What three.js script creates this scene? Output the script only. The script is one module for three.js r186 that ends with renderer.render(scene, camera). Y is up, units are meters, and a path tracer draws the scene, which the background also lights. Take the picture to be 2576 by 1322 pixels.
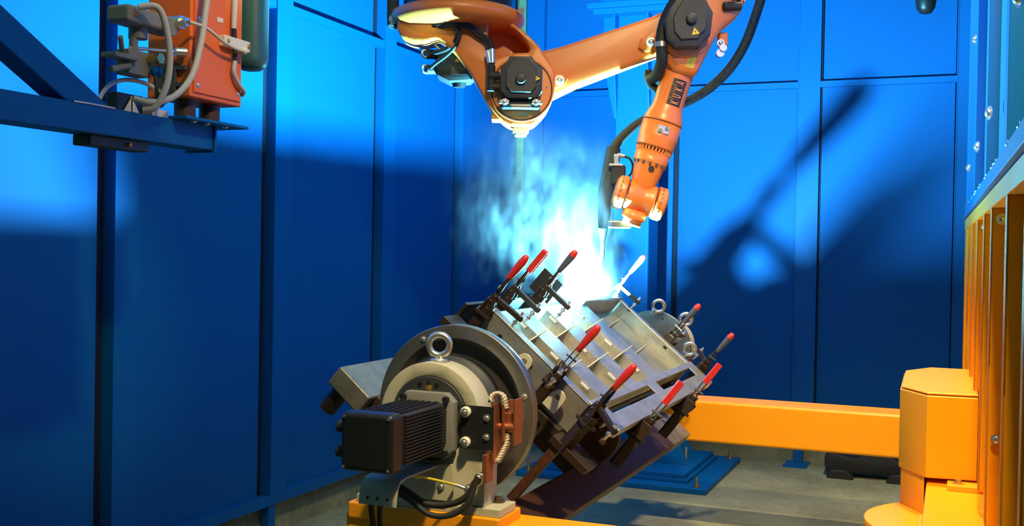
import * as THREE from 'three';
import { RoundedBoxGeometry } from 'three/addons/geometries/RoundedBoxGeometry.js';
import { mergeGeometries, toCreasedNormals, mergeVertices } from 'three/addons/utils/BufferGeometryUtils.js';
import { ImprovedNoise } from 'three/addons/math/ImprovedNoise.js';
import { RectAreaLightUniformsLib } from 'three/addons/lights/RectAreaLightUniformsLib.js';

// ------------------------------------------------------------------ camera, lights, exposure
RectAreaLightUniformsLib.init();
const scene = new THREE.Scene();
scene.background = new THREE.Color(0x000000);
const camera = new THREE.PerspectiveCamera(27.52, 2576 / 1322, 0.05, 60);
camera.position.set(0, 1.3, 0);
camera.rotation.order = 'YXZ';
const rad = THREE.MathUtils.degToRad;
camera.rotation.set(rad(-0.72), rad(22.3), rad(1.03));
const renderer = new THREE.WebGLRenderer({ antialias: true });
renderer.toneMapping = THREE.LinearToneMapping;
renderer.toneMappingExposure = 1.0;
renderer.shadowMap.enabled = true;

const ARC_POWER = 135, ARC_COLOR = new THREE.Color().setRGB(0.15, 0.7, 1.0);      // the welding arc
const LAMP_POWER = 10.5, LAMP_COLOR = 0xffe2a6;     // the long shop lamp over the operator side
const BAY_POWER = 70;                            // the two reflector lamps over the positioner; also scales two added spots

// ------------------------------------------------------------------ helpers
let seed = 12345;
const rnd = () => ((seed = (seed * 1664525 + 1013904223) >>> 0) / 4294967296);
const V = (x, y, z) => new THREE.Vector3(x, y, z);
const used = new Map();
function numbered(name) { const n = used.get(name) ?? 0; used.set(name, n + 1); return n ? name + '_' + String(n).padStart(3, '0') : name; }
function clean(g) {
  g = g.index ? g.toNonIndexed() : g;
  for (const k of Object.keys(g.attributes)) if (!['position', 'normal', 'uv'].includes(k)) g.deleteAttribute(k);
  if (!g.attributes.uv) g.setAttribute('uv', new THREE.BufferAttribute(new Float32Array(g.attributes.position.count * 2), 2));
  return g;
}
function merge(list) { list = [].concat(list).flat(9); return list.length === 1 ? list[0] : mergeGeometries(list.map(clean)); }
function obj(name, geos, mat, parent) {
  const m = new THREE.Mesh(merge(geos), mat);
  m.castShadow = m.receiveShadow = true;
  m.name = parent ? name : numbered(name);
  (parent ?? scene).add(m);
  return m;
}
const each = (name, list, mat, parent) => list.map((g) => obj(name, g, mat, parent)); // several alike parts, a mesh each
function tag(o, label, category, group) { Object.assign(o.userData, { label, category }); if (group) o.userData.group = group; return o; }
function thing(name, label, category, p = [0, 0, 0], turn = 0, group) {
  const o = new THREE.Group(); o.name = numbered(name); scene.add(o); o.position.set(...p); o.rotation.y = turn;
  return tag(o, label, category, group);
}
function structure(name) { const o = new THREE.Group(); o.name = name; o.userData.kind = 'structure'; scene.add(o); return o; }
// boxes: by centre, and by extents
const box = (w, h, d, x = 0, y = 0, z = 0) => new THREE.BoxGeometry(w, h, d).translate(x, y, z);
const ext = (x0, x1, y0, y1, z0, z1) => box(Math.abs(x1 - x0), Math.abs(y1 - y0), Math.abs(z1 - z0), (x0 + x1) / 2, (y0 + y1) / 2, (z0 + z1) / 2);
const rbox = (w, h, d, x = 0, y = 0, z = 0, r = 0.004, s = 2) => new RoundedBoxGeometry(w, h, d, s, Math.min(r, w / 2.01, h / 2.01, d / 2.01)).translate(x, y, z);
const rext = (x0, x1, y0, y1, z0, z1, r = 0.004) => rbox(Math.abs(x1 - x0), Math.abs(y1 - y0), Math.abs(z1 - z0), (x0 + x1) / 2, (y0 + y1) / 2, (z0 + z1) / 2, r);
const Y = V(0, 1, 0);
function along(g, a, b) { // a geometry standing on y = 0..len turned to run from a to b
  const d = V(...b).sub(V(...a)).normalize();
  return g.applyQuaternion(new THREE.Quaternion().setFromUnitVectors(Y, d)).translate(...a);
}
const len = (a, b) => V(...a).distanceTo(V(...b));
const rod = (a, b, r, r2 = r, seg = 16) => { const L = len(a, b); return along(new THREE.CylinderGeometry(r2, r, L, seg).translate(0, L / 2, 0), a, b); };
const turned = (a, b, prof, seg = 32) => along(new THREE.LatheGeometry(prof.map(([r, y]) => new THREE.Vector2(r, y)), seg), a, b);
const tube = (pts, r, seg = 40, rs = 10) => new THREE.TubeGeometry(new THREE.CatmullRomCurve3(pts.map((p) => V(...p))), seg, r, rs, false);
function poly(pts, holes = []) { const s = new THREE.Shape(pts.map((p) => new THREE.Vector2(...p))); for (const h of holes) s.holes.push(new THREE.Path(h.map((p) => new THREE.Vector2(...p)))); return s; }
function smooth(pts, n = 4) { // closed spline through an outline
  const c = new THREE.CatmullRomCurve3(pts.map((p) => V(p[0], p[1], 0)), true, 'catmullrom', 0.35);
  return c.getPoints(pts.length * n).slice(0, -1).map((p) => [p.x, p.y]);
}
function slab(shape, depth, z = 0, bevel = 0.004, seg = 2) { // extrusion from z to z + depth, bevel inside
  const g = new THREE.ExtrudeGeometry(shape, { depth: depth - 2 * bevel, bevelEnabled: bevel > 0, bevelThickness: bevel, bevelSize: bevel, bevelOffset: -bevel, bevelSegments: seg, curveSegments: 16 });
  return toCreasedNormals(g.translate(0, 0, z + bevel), 0.6);
}
const circlePts = (r, n = 32, x = 0, y = 0) => Array.from({ length: n }, (_, i) => [x + r * Math.cos((i / n) * 2 * Math.PI), y + r * Math.sin((i / n) * 2 * Math.PI)]);
const hexbolt = (a, b, r) => [rod(a, b, r, r, 6)];
function bolt(p, dir, r, h = r * 0.9) { // washer, hexagon head
  const d = V(...dir).normalize(), q = (t) => V(...p).addScaledVector(d, t).toArray();
  return [rod(p, q(h * 0.3), r * 1.55, r * 1.55, 18), rod(q(h * 0.3), q(h * 1.3), r, r * 0.95, 6)];
}
function dome(p, dir, r) { // washer and a button head
  const d = V(...dir).normalize(), q = (t) => V(...p).addScaledVector(d, t).toArray();
  return [rod(p, q(r * 0.25), r * 1.5, r * 1.5, 18), turned(q(r * 0.25), q(r * 1.2), [[r, 0], [r * 0.95, r * 0.35], [r * 0.7, r * 0.65], [0.0001, r * 0.75]], 14)];
}
function eyebolt(parent, p, r, mat, turn = 0, name = 'eyebolt') {
  const ring = new THREE.TorusGeometry(r, r * 0.33, 14, 32).rotateY(turn).translate(p[0], p[1] + r * 1.62, p[2]);
  return obj(name, [ring, turned(p, [p[0], p[1] + 1, p[2]], [[r * 0.001, 0], [r * 0.85, 0], [r * 0.85, r * 0.3], [r * 0.5, r * 0.36], [r * 0.42, r * 0.6], [0.0001, r * 0.6]], 20)], mat, parent);
}

// ------------------------------------------------------------------ textures: fine grain and wear
const noise = new ImprovedNoise();
function fbm(x, y, z, o = 4) { let s = 0, a = 0.5, f = 1; for (let i = 0; i < o; i++) { s += a * noise.noise(x * f, y * f, z * f); a *= 0.5; f *= 2.03; } return s; }
function tiled(size, f) { // f(u, v) on a torus so that it repeats
  const d = new Uint8Array(size * size * 4);
  for (let j = 0; j < size; j++) for (let i = 0; i < size; i++) { const c = f(i / size, j / size), k = (j * size + i) * 4; d[k] = c[0]; d[k + 1] = c[1]; d[k + 2] = c[2]; d[k + 3] = 255; }
  const t = new THREE.DataTexture(d, size, size); t.wrapS = t.wrapT = THREE.RepeatWrapping; t.magFilter = THREE.LinearFilter; t.needsUpdate = true; return t;
}
const wrapNoise = (u, v, f, z, o = 3) => { // blend four shifted copies so the edges meet
  const n = (a, b) => fbm(a * f, b * f, z, o); const s = u, t = v;
  return (n(u, v) * (1 - s) + n(u - 1, v) * s) * (1 - t) + (n(u, v - 1) * (1 - s) + n(u - 1, v - 1) * s) * t;
};
const peel = tiled(256, (u, v) => { const n = 128 + 170 * wrapNoise(u, v, 40, 3.3, 2); return [n, n, n]; });
const concreteMap = tiled(1024, (u, v) => {
  const a = wrapNoise(u, v, 5, 1.7, 5), b = wrapNoise(u, v, 60, 8.1, 2), c = wrapNoise(u * 1, v * 1, 9, 5.5, 4), spot = Math.max(0, wrapNoise(u, v, 14, 12.3, 3) - 0.3) * 2.2;
  const k = 0.86 + 0.5 * a + 0.22 * b + 0.18 * c - spot * 0.7; return [Math.min(255, 160 * k), Math.min(255, 164 * k), Math.min(255, 132 * k)];
}); concreteMap.colorSpace = THREE.SRGBColorSpace;
const steelMap = tiled(512, (u, v) => { const a = wrapNoise(u, v * 1, 6, 2.2, 4), b = wrapNoise(u, v, 50, 9.9, 2); const k = 0.9 + 0.35 * a + 0.15 * b; const q = Math.min(255, 205 * k); return [q, q, q * 0.985]; });
steelMap.colorSpace = THREE.SRGBColorSpace;
const rustMap = tiled(512, (u, v) => { const a = wrapNoise(u, v, 7, 4.2, 5), b = wrapNoise(u, v, 40, 1.9, 2), r = THREE.MathUtils.smoothstep(a, -0.05, 0.25); const k = 0.85 + 0.4 * b; return [(120 + 50 * r) * k, (104 + 4 * r) * k, (92 - 24 * r) * k]; });
rustMap.colorSpace = THREE.SRGBColorSpace;
const rep = (t, x, y = x) => { const c = t.clone(); c.repeat.set(x, y); c.needsUpdate = true; return c; };

// ------------------------------------------------------------------ materials
const lin = (r, g, b) => new THREE.Color().setRGB(r, g, b);
const mat = (color, roughness = 0.5, metalness = 0, more = {}) => new THREE.MeshPhysicalMaterial({ color, roughness, metalness, ...more });
const paintBump = { bumpMap: rep(peel, 6), bumpScale: 0.0004 };
const M = {
  bluePaint: mat(lin(0.0003, 0.108, 0.355), 0.6, 0, { ...paintBump, specularIntensity: 0.4 }),
  blueFrame: mat(lin(0.0003, 0.113, 0.365), 0.5, 0, { specularIntensity: 0.4 }),
  gasket: mat(lin(0.004, 0.008, 0.03), 0.8),
  concrete: mat(0xffffff, 0.9, 0, { map: rep(concreteMap, 1), bumpMap: rep(concreteMap, 1), bumpScale: 0.002 }),
  plaster: mat(lin(0.3, 0.29, 0.24), 0.95),
  robot: mat(lin(0.78, 0.21, 0.035), 0.36, 0, { clearcoat: 0.15, clearcoatRoughness: 0.3 }),
  yellow: mat(lin(0.92, 0.34, 0.002), 0.38, 0, paintBump),
  cabinet: mat(lin(0.8, 0.15, 0.012), 0.45),
  black: mat(lin(0.012, 0.013, 0.015), 0.42),
  blackCap: mat(lin(0.028, 0.032, 0.034), 0.55),
  rubber: mat(lin(0.012, 0.013, 0.014), 0.65),
  gray: mat(lin(0.46, 0.44, 0.33), 0.5),
  grayDark: mat(lin(0.2, 0.2, 0.18), 0.5),
  steel: mat(0xffffff, 0.36, 0.85, { map: rep(steelMap, 1), color: lin(0.55, 0.54, 0.52) }),
  sheet: mat(0xffffff, 0.4, 0.8, { map: rep(steelMap, 1), color: lin(0.9, 0.86, 0.76) }),
  oldSteel: mat(0xffffff, 0.5, 0.45, { map: rep(rustMap, 2), color: lin(0.75, 0.7, 0.62) }),
  brownSteel: mat(0xffffff, 0.5, 0.2, { map: rep(rustMap, 2), color: lin(0.42, 0.27, 0.2) }),
  dull: mat(0xffffff, 0.55, 0.3, { map: rep(rustMap, 3), color: lin(0.16, 0.14, 0.11) }),
  bareSteel: mat(0xffffff, 0.42, 0.4, { map: rep(steelMap, 1), color: lin(0.42, 0.4, 0.33) }),
  copper: mat(lin(0.4, 0.15, 0.07), 0.4, 0.7),
  braid: mat(lin(0.6, 0.52, 0.4), 0.55, 0.4),
  zinc: mat(lin(0.72, 0.71, 0.66), 0.3, 0.9),
  brass: mat(lin(0.62, 0.45, 0.16), 0.35, 0.9),
  white: mat(lin(0.72, 0.7, 0.6), 0.5),
  red: mat(lin(0.5, 0.02, 0.018), 0.38),
  gripGray: mat(lin(0.06, 0.06, 0.07), 0.45),
  wire: mat(lin(0.6, 0.52, 0.03), 0.5),
  sign: mat(lin(0.95, 0.62, 0.02), 0.5),
  hose: mat(lin(0.5, 0.48, 0.45), 0.55),
  clearHose: mat(lin(0.62, 0.58, 0.48), 0.4),
  teal: mat(lin(0.03, 0.11, 0.13), 0.4),
  floorBlue: mat(lin(0.05, 0.13, 0.24), 0.8),
  orangeLamp: mat(lin(0.7, 0.2, 0.03), 0.5),
};

// ------------------------------------------------------------------ the hall: floor, walls, ceiling
function planeUV(g, s = 1) { // uv in metres by the dominant axis
  g = clean(g); const p = g.attributes.position, n = g.attributes.normal, uv = g.attributes.uv;
  for (let i = 0; i < p.count; i++) {
    const ax = Math.abs(n.getX(i)), ay = Math.abs(n.getY(i)), az = Math.abs(n.getZ(i));
    if (ay >= ax && ay >= az) uv.setXY(i, p.getX(i) * s, p.getZ(i) * s); else if (ax >= az) uv.setXY(i, p.getZ(i) * s, p.getY(i) * s); else uv.setXY(i, p.getX(i) * s, p.getY(i) * s);
  }
  return g;
}
const XL = -2.75, ZB = -6.85, TOP = 4.4, XR = 4.6, ZF = 4.6;
{
  const f = structure('floor'); obj('slab', planeUV(ext(-3.1, XR + 0.2, -0.2, 0, -7.2, ZF + 0.2), 0.45), M.concrete, f);
  const stripe = obj('painted_stripe', planeUV(ext(-2.42, -2.02, 0, 0.0015, -4.75, 1)), M.floorBlue, f); stripe.userData.label = 'blue painted floor stripe';
  const c = structure('ceiling'); obj('slab', ext(-3.1, XR + 0.2, TOP, TOP + 0.2, -7.2, ZF + 0.2), M.plaster, c);
  const wf = structure('wall_front'); obj('masonry', ext(-3.1, XR + 0.2, 0, TOP, ZF, ZF + 0.2), M.plaster, wf);
  const wr = structure('wall_right'); obj('masonry', ext(XR, XR + 0.2, 0, TOP, -7.2, ZF), M.plaster, wr);
}
// a run of blue steel wall cassettes in front of a concrete wall: local x along the run, z = 0 the face
function cassette(parent, w, stile, gap, flip, plain) {
  const g = new THREE.Group(); g.name = 'panel'; parent.add(g);
  const X = (x) => (flip ? w - x : x), e = (a, b, ...r) => ext(X(a), X(b), ...r);
  obj('stile', e(0, stile, 0.155, 3.9, -0.045, 0), M.blueFrame, g);
  each('sheet', [planeUV(e(stile, w - gap, 0.155, 2.372, -0.045, -0.03)), planeUV(e(stile, w - gap, 2.372, 3.9, -0.06, -0.045))], M.bluePaint, g);
  each('rail', [e(stile, w, 0.155, 0.2, -0.045, 0), e(stile, w, 2.335, 2.372, -0.045, -0.002), e(stile, w, 3.86, 3.9, -0.045, 0)], M.blueFrame, g);
  obj('gasket', e(w - gap, w, 0.2, 3.86, -0.06, -0.05), M.gasket, g);
  if (!plain) obj('edge_strip', e(w - 0.006, w, 0.2, 3.86, -0.05, 0.004), M.blueFrame, g);
  return g;
}
{
  const w = structure('wall_left'); obj('masonry', planeUV(ext(-3.1, -2.812, 0, TOP, -7.2, ZF + 0.2), 0.5), M.concrete, w);
  for (let i = -1; i < 4; i++) {
    const g = cassette(w, 0.965, 0.12, 0.058, false, i === 3); g.rotation.y = Math.PI / 2; g.position.set(XL, 0, -2.99 - 0.965 * i);
    const leg = obj('leg', [ext(XL - 0.04, XL - 0.005, 0.008, 0.16, -3.035 - 0.965 * i, -2.985 - 0.965 * i), ext(XL - 0.055, XL + 0.05, 0, 0.008, -3.07 - 0.965 * i, -2.95 - 0.965 * i)], M.blueFrame, w); leg.userData.label = 'short blue wall leg';
  }
  const b = structure('wall_back'); obj('masonry', planeUV(ext(-2.812, XR, 0, TOP, -7.2, -6.912), 0.5), M.concrete, b);
  for (let i = -1; i < 2; i++) {
    const x0 = -0.905 + 0.913 * i, g = cassette(b, 0.913, 0.13, 0.012, false); g.position.set(x0, 0, ZB);
    obj('leg', [ext(x0 + 0.02, x0 + 0.07, 0.008, 0.16, ZB - 0.04, ZB + 0.01), ext(x0 - 0.03, x0 + 0.11, 0, 0.008, ZB - 0.06, ZB + 0.15)], M.blueFrame, b);
    obj('gasket', ext(x0 + 0.131, x0 + 0.14 + (i < 0 ? 0.02 : 0), 0.2, 3.86, ZB - 0.03, ZB - 0.022), M.gasket, b);
  }
  { const x0 = -2.731, g = cassette(b, 0.913, 0.13, 0.012, false); g.position.set(x0, 0, ZB); }
}

// ------------------------------------------------------------------ shop lamps above the operator side, and two added spots
function ceilingLamp(x, z, w, d, power, label, turn = 0) {
  const t = thing('ceiling_lamp', label, 'lamp', [x, 4.05, z], turn, 'shop lamps');
  obj('housing', [ext(-w / 2, w / 2, 0.012, 0.09, -d / 2, d / 2), rod([-w / 3, 0.09, 0], [-w / 3, 0.35, 0], 0.006), rod([w / 3, 0.09, 0], [w / 3, 0.35, 0], 0.006)], M.white, t);
  obj('diffuser', ext(-w / 2 + 0.01, w / 2 - 0.01, 0, 0.012, -d / 2 + 0.01, d / 2 - 0.01), mat(0xffffff, 0.6, 0, { emissive: LAMP_COLOR, emissiveIntensity: 2 }), t);
  const l = new THREE.RectAreaLight(LAMP_COLOR, power, w, d); l.name = 'lamp'; l.position.set(0, -0.01, 0); l.rotation.x = -Math.PI / 2; t.add(l);
}
ceilingLamp(0.1, -1.3, 1.5, 0.35, LAMP_POWER, 'long shop lamp over the motor end of the positioner');
function bayLamp(p, aim, angle, power, label) { // a bell reflector with the lamp deep inside
  const d = V(...aim).sub(V(...p)).normalize(), t = thing('reflector_lamp', label, 'lamp', p, 0, 'reflector lamps'), q = (k) => d.clone().multiplyScalar(k).toArray();
  obj('reflector', turned(q(-0.2), q(1), [[0.001, 0], [0.06, 0], [0.07, 0.08], [0.12, 0.16], [0.19, 0.3], [0.186, 0.3], [0.116, 0.163], [0.066, 0.085], [0.001, 0.03]], 40), M.white, t);
  obj('stem', rod(q(-0.2), [q(-0.2)[0], TOP - p[1], q(-0.2)[2]], 0.02), M.blackCap, t);
  obj('bulb', new THREE.SphereGeometry(0.05, 20, 14).translate(...q(-0.05)), mat(0xffffff, 0.6, 0, { emissive: LAMP_COLOR, emissiveIntensity: 4 }), t);
  const l = new THREE.SpotLight(LAMP_COLOR, power, 0, angle, 0.7); l.name = 'bay'; l.castShadow = true; l.shadow.radius = 5; l.position.set(...q(0.02)); t.add(l); t.add(l.target); l.target.position.set(...q(3));
}
bayLamp([0.02, 4.0, -1.05], [-0.4, 0.8, -3.15], rad(27), BAY_POWER * 1.1, 'bell shaped reflector lamp aimed at the near half of the positioner');
bayLamp([-0.1, 4.0, -4.0], [-0.2, 0.3, -4.5], rad(36), BAY_POWER * 0.7, 'bell shaped reflector lamp straight above the rear half of the positioner');
bayLamp([0.7, 3.7, 0.1], [-1.2, 1.95, -3.7], rad(12), BAY_POWER * 0.38, 'added bell shaped spot brightening the robot');  // added fill spot, lifts the robot front without lighting the walls
bayLamp([0.8, 3.6, -0.9], [-1.66, 1.85, -2.2], rad(7.5), BAY_POWER * 0.33, 'added bell shaped spot brightening the feeder cabinet');  // added narrow fill spot, only there to brighten the orange cabinet

// ------------------------------------------------------------------ gantry column with its beam
{
  const cx = -1.75, cz = -6.2, t = thing('gantry_column', 'blue steel column on a large floor plate carrying the robot', 'column', [cx, 0, cz]);
  obj('floor_plate', rext(-0.545, 0.555, 0, 0.03, -0.53, 0.49, 0.003), M.blueFrame, t);
  each('base_plate', [rext(-0.42, 0.43, 0.03, 0.05, -0.42, 0.38, 0.003), rext(-0.4, 0.41, 0.05, 0.075, -0.4, 0.36, 0.003)], M.blueFrame, t);
  obj('post', rext(-0.11, 0.11, 0.075, 2.71, -0.11, 0.11, 0.012), M.blueFrame, t);
  const gus = (s) => poly([[0.11, 0.075], [0.36, 0.075], [0.36, 0.1], [0.16, 0.5], [0.11, 0.5]]);
  for (const a of [0, 1, 2, 3]) for (const o of [-0.095, 0.095]) obj('gusset', slab(gus(), 0.012, o - 0.006, 0.001, 1).rotateY((a * Math.PI) / 2), M.blueFrame, t);
  const haunch = poly([[0.11, 2.08], [0.115, 2.08], [0.19, 2.42], [0.19, 2.68], [0.11, 2.68]]);
  for (const a of [0, 1, 2, 3]) for (const o of [-0.1, 0.1]) obj('haunch', slab(haunch, 0.012, o - 0.006, 0.001, 1).rotateY((a * Math.PI) / 2), M.blueFrame, t);
  obj('head_plate', rext(-0.22, 0.22, 2.68, 2.71, -0.22, 0.22, 0.003), M.blueFrame, t);
  obj('beam', rext(-0.16, 0.16, 2.74, 3.06, -0.25, 3.05, 0.012), M.blueFrame, t);
  each('beam_plate', [rext(-0.25, 0.25, 2.71, 2.74, -0.25, 0.25, 0.003), rext(-0.3, 0.3, 2.71, 2.74, 2.3, 2.95, 0.003)], M.blueFrame, t);
  for (const [x, z] of [[0.49, 0.43], [0.5, -0.47], [-0.49, 0.43], [-0.49, -0.47], [0.02, 0.44]]) obj('anchor_bolt', [bolt([x, 0.03, z], [0, 1, 0], 0.014), rod([x, 0.04, z], [x, 0.085, z], 0.007)], M.brass, t);
  obj('anchor_bolt', [bolt([0.34, 0.075, 0.05], [0, 1, 0], 0.012), rod([0.34, 0.08, 0.05], [0.34, 0.17, 0.05], 0.009)], M.zinc, t);
}

// ------------------------------------------------------------------ turntable positioner: two arms on a centre beam
let positioner;
const AX = [-1.233, 0.865];                       // spindle axis (x, y); it runs along z
{
  const t = positioner = thing('turntable_positioner', 'yellow orange turntable positioner with long arms and a tall ribbed divider wall', 'positioner');
  const rear = obj('rear_arm', rext(-1.36, 0.3, 0.405, 0.6, -5.25, -5.035, 0.014), M.yellow, t); rear.userData.label = 'long rear arm reaching behind the fixture';
  obj('front_arm', [rext(-1.475, 0.3, 0.4, 0.6, -2.645, -2.462, 0.012), rext(-1.462, -1.028, 0.585, 0.629, -2.6, -2.452, 0.006)], M.yellow, t);
  obj('centre_beam', rext(-0.06, 0.3, 0.42, 0.6, -5.04, -2.64, 0.006), M.yellow, t);
  obj('base_plate', slab(poly(circlePts(0.3, 64)), 0.045, 0, 0.008).rotateX(-Math.PI / 2).translate(0.062, 0.455, -3.5), M.yellow, t);
  obj('pedestal', new THREE.CylinderGeometry(0.26, 0.3, 0.455, 48).translate(0.06, 0.2275, -3.5), M.blackCap, t);
  obj('step_plate', rext(-0.075, 0.02, 0.5, 0.56, -3.3, -3.16, 0.004), M.yellow, t);
  const oct = (d = 0) => [[-0.143 - d, -3.7], [-0.062, -3.56 + d], [0.083, -3.575 + d], [0.083, -4.37], [-0.068, -4.37], [-0.15 - d, -4.2]];
  const prism = (pts, y0, y1, b = 0.003) => slab(poly(pts.map(([x, z]) => [x, -z])), y1 - y0, 0, b, 1).rotateX(-Math.PI / 2).translate(0, y0, 0);
  const cover = obj('drive_cover', prism(oct(0.004), 0.617, 0.872), M.yellow, t);
  obj('lid', prism(oct(0), 0.8745, 0.882), M.yellow, cover);
  obj('skirt', prism([[-0.14, -3.7], [-0.066, -3.575], [-0.066, -4.3], [-0.14, -4.2]], 0.5, 0.617), M.yellow, cover);
  obj('foot_tab', rext(0, 0.1, 0.6, 0.617, -3.55, -3.47, 0.002), M.yellow, t);
  obj('bolt', bolt([0.03, 0.617, -3.51], [0, 1, 0], 0.012), M.brass, t);
}

// ------------------------------------------------------------------ divider wall standing along the turntable
{
  const z0 = -5.02, z1 = -1.55, t = new THREE.Group(); t.name = 'divider_wall'; t.position.set(0.05, 0, -5.0); t.rotation.y = Math.atan2(0.05, 3.2); positioner.add(t); t.userData.label = 'ribbed orange divider with blue bolted sheets above';
  const Z = (z) => z + 5; // local z along the wall
  obj('bottom_rail', rext(0.03, 0.16, 0.6, 0.66, Z(z0), Z(z1), 0.004), M.yellow, t);
  obj('orange_sheet', ext(0.045, 0.06, 0.66, 1.42, Z(z0), Z(z1)), M.yellow, t);
  for (const z of [-4.98, -4.55, -4.1, -3.68, -3.2, -2.8, -2.22, -1.76]) obj('rib', [rext(0, 0.045, 0.66, 1.425, Z(z) - 0.008, Z(z), 0.002), rext(0, 0.006, 0.66, 1.425, Z(z) - 0.05, Z(z), 0.002)], M.yellow, t);
  const strip = obj('top_strip', [rext(-0.002, 0.07, 1.42, 1.462, Z(z0), Z(z1), 0.002)], M.yellow, t);
  obj('angle_rail', [rext(-0.012, 0.07, 1.465, 1.475, Z(z0), Z(z1), 0.002), rext(-0.004, 0.002, 1.475, 1.515, Z(z0), Z(z1), 0.001)], M.blueFrame, t);
  for (let i = 0; i < 4; i++) { const a = -5.02 + i * 0.88; obj('blue_sheet', [ext(0.03, 0.04, 1.5, 2.85, Z(a) + 0.09, Z(Math.min(a + 0.87, z1)))], M.bluePaint, t); obj('blue_post', [rext(0.0, 0.05, 1.5, 2.85, Z(a), Z(a) + 0.085, 0.003)], M.blueFrame, t); }
  for (const z of [-4.95, -4.6, -4.2, -3.9, -3.85, -3.5, -3.1, -2.75, -2.62, -2.2, -1.9]) obj('bolt', bolt([0.006, 1.512, Z(z)], [-0.25, 1, 0], 0.009), M.zinc, t);
  for (const [y, z] of [[1.66, -4.7], [1.66, -3.8], [1.67, -3.0], [2.1, -4.3], [2.25, -3.3], [1.74, -2.0]]) obj('button_bolt', dome([-0.0, y, Z(z)], [-1, 0, 0.3], 0.012), M.zinc, t);
  for (const [y, z] of [[1.392, -2.79], [1.397, -3.67], [0.87, -2.79], [0.87, -3.67]]) obj('button_bolt', dome([0.022, y, Z(z) + 0.001], [0, 0, 1], 0.009), M.zinc, t);
}

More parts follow.
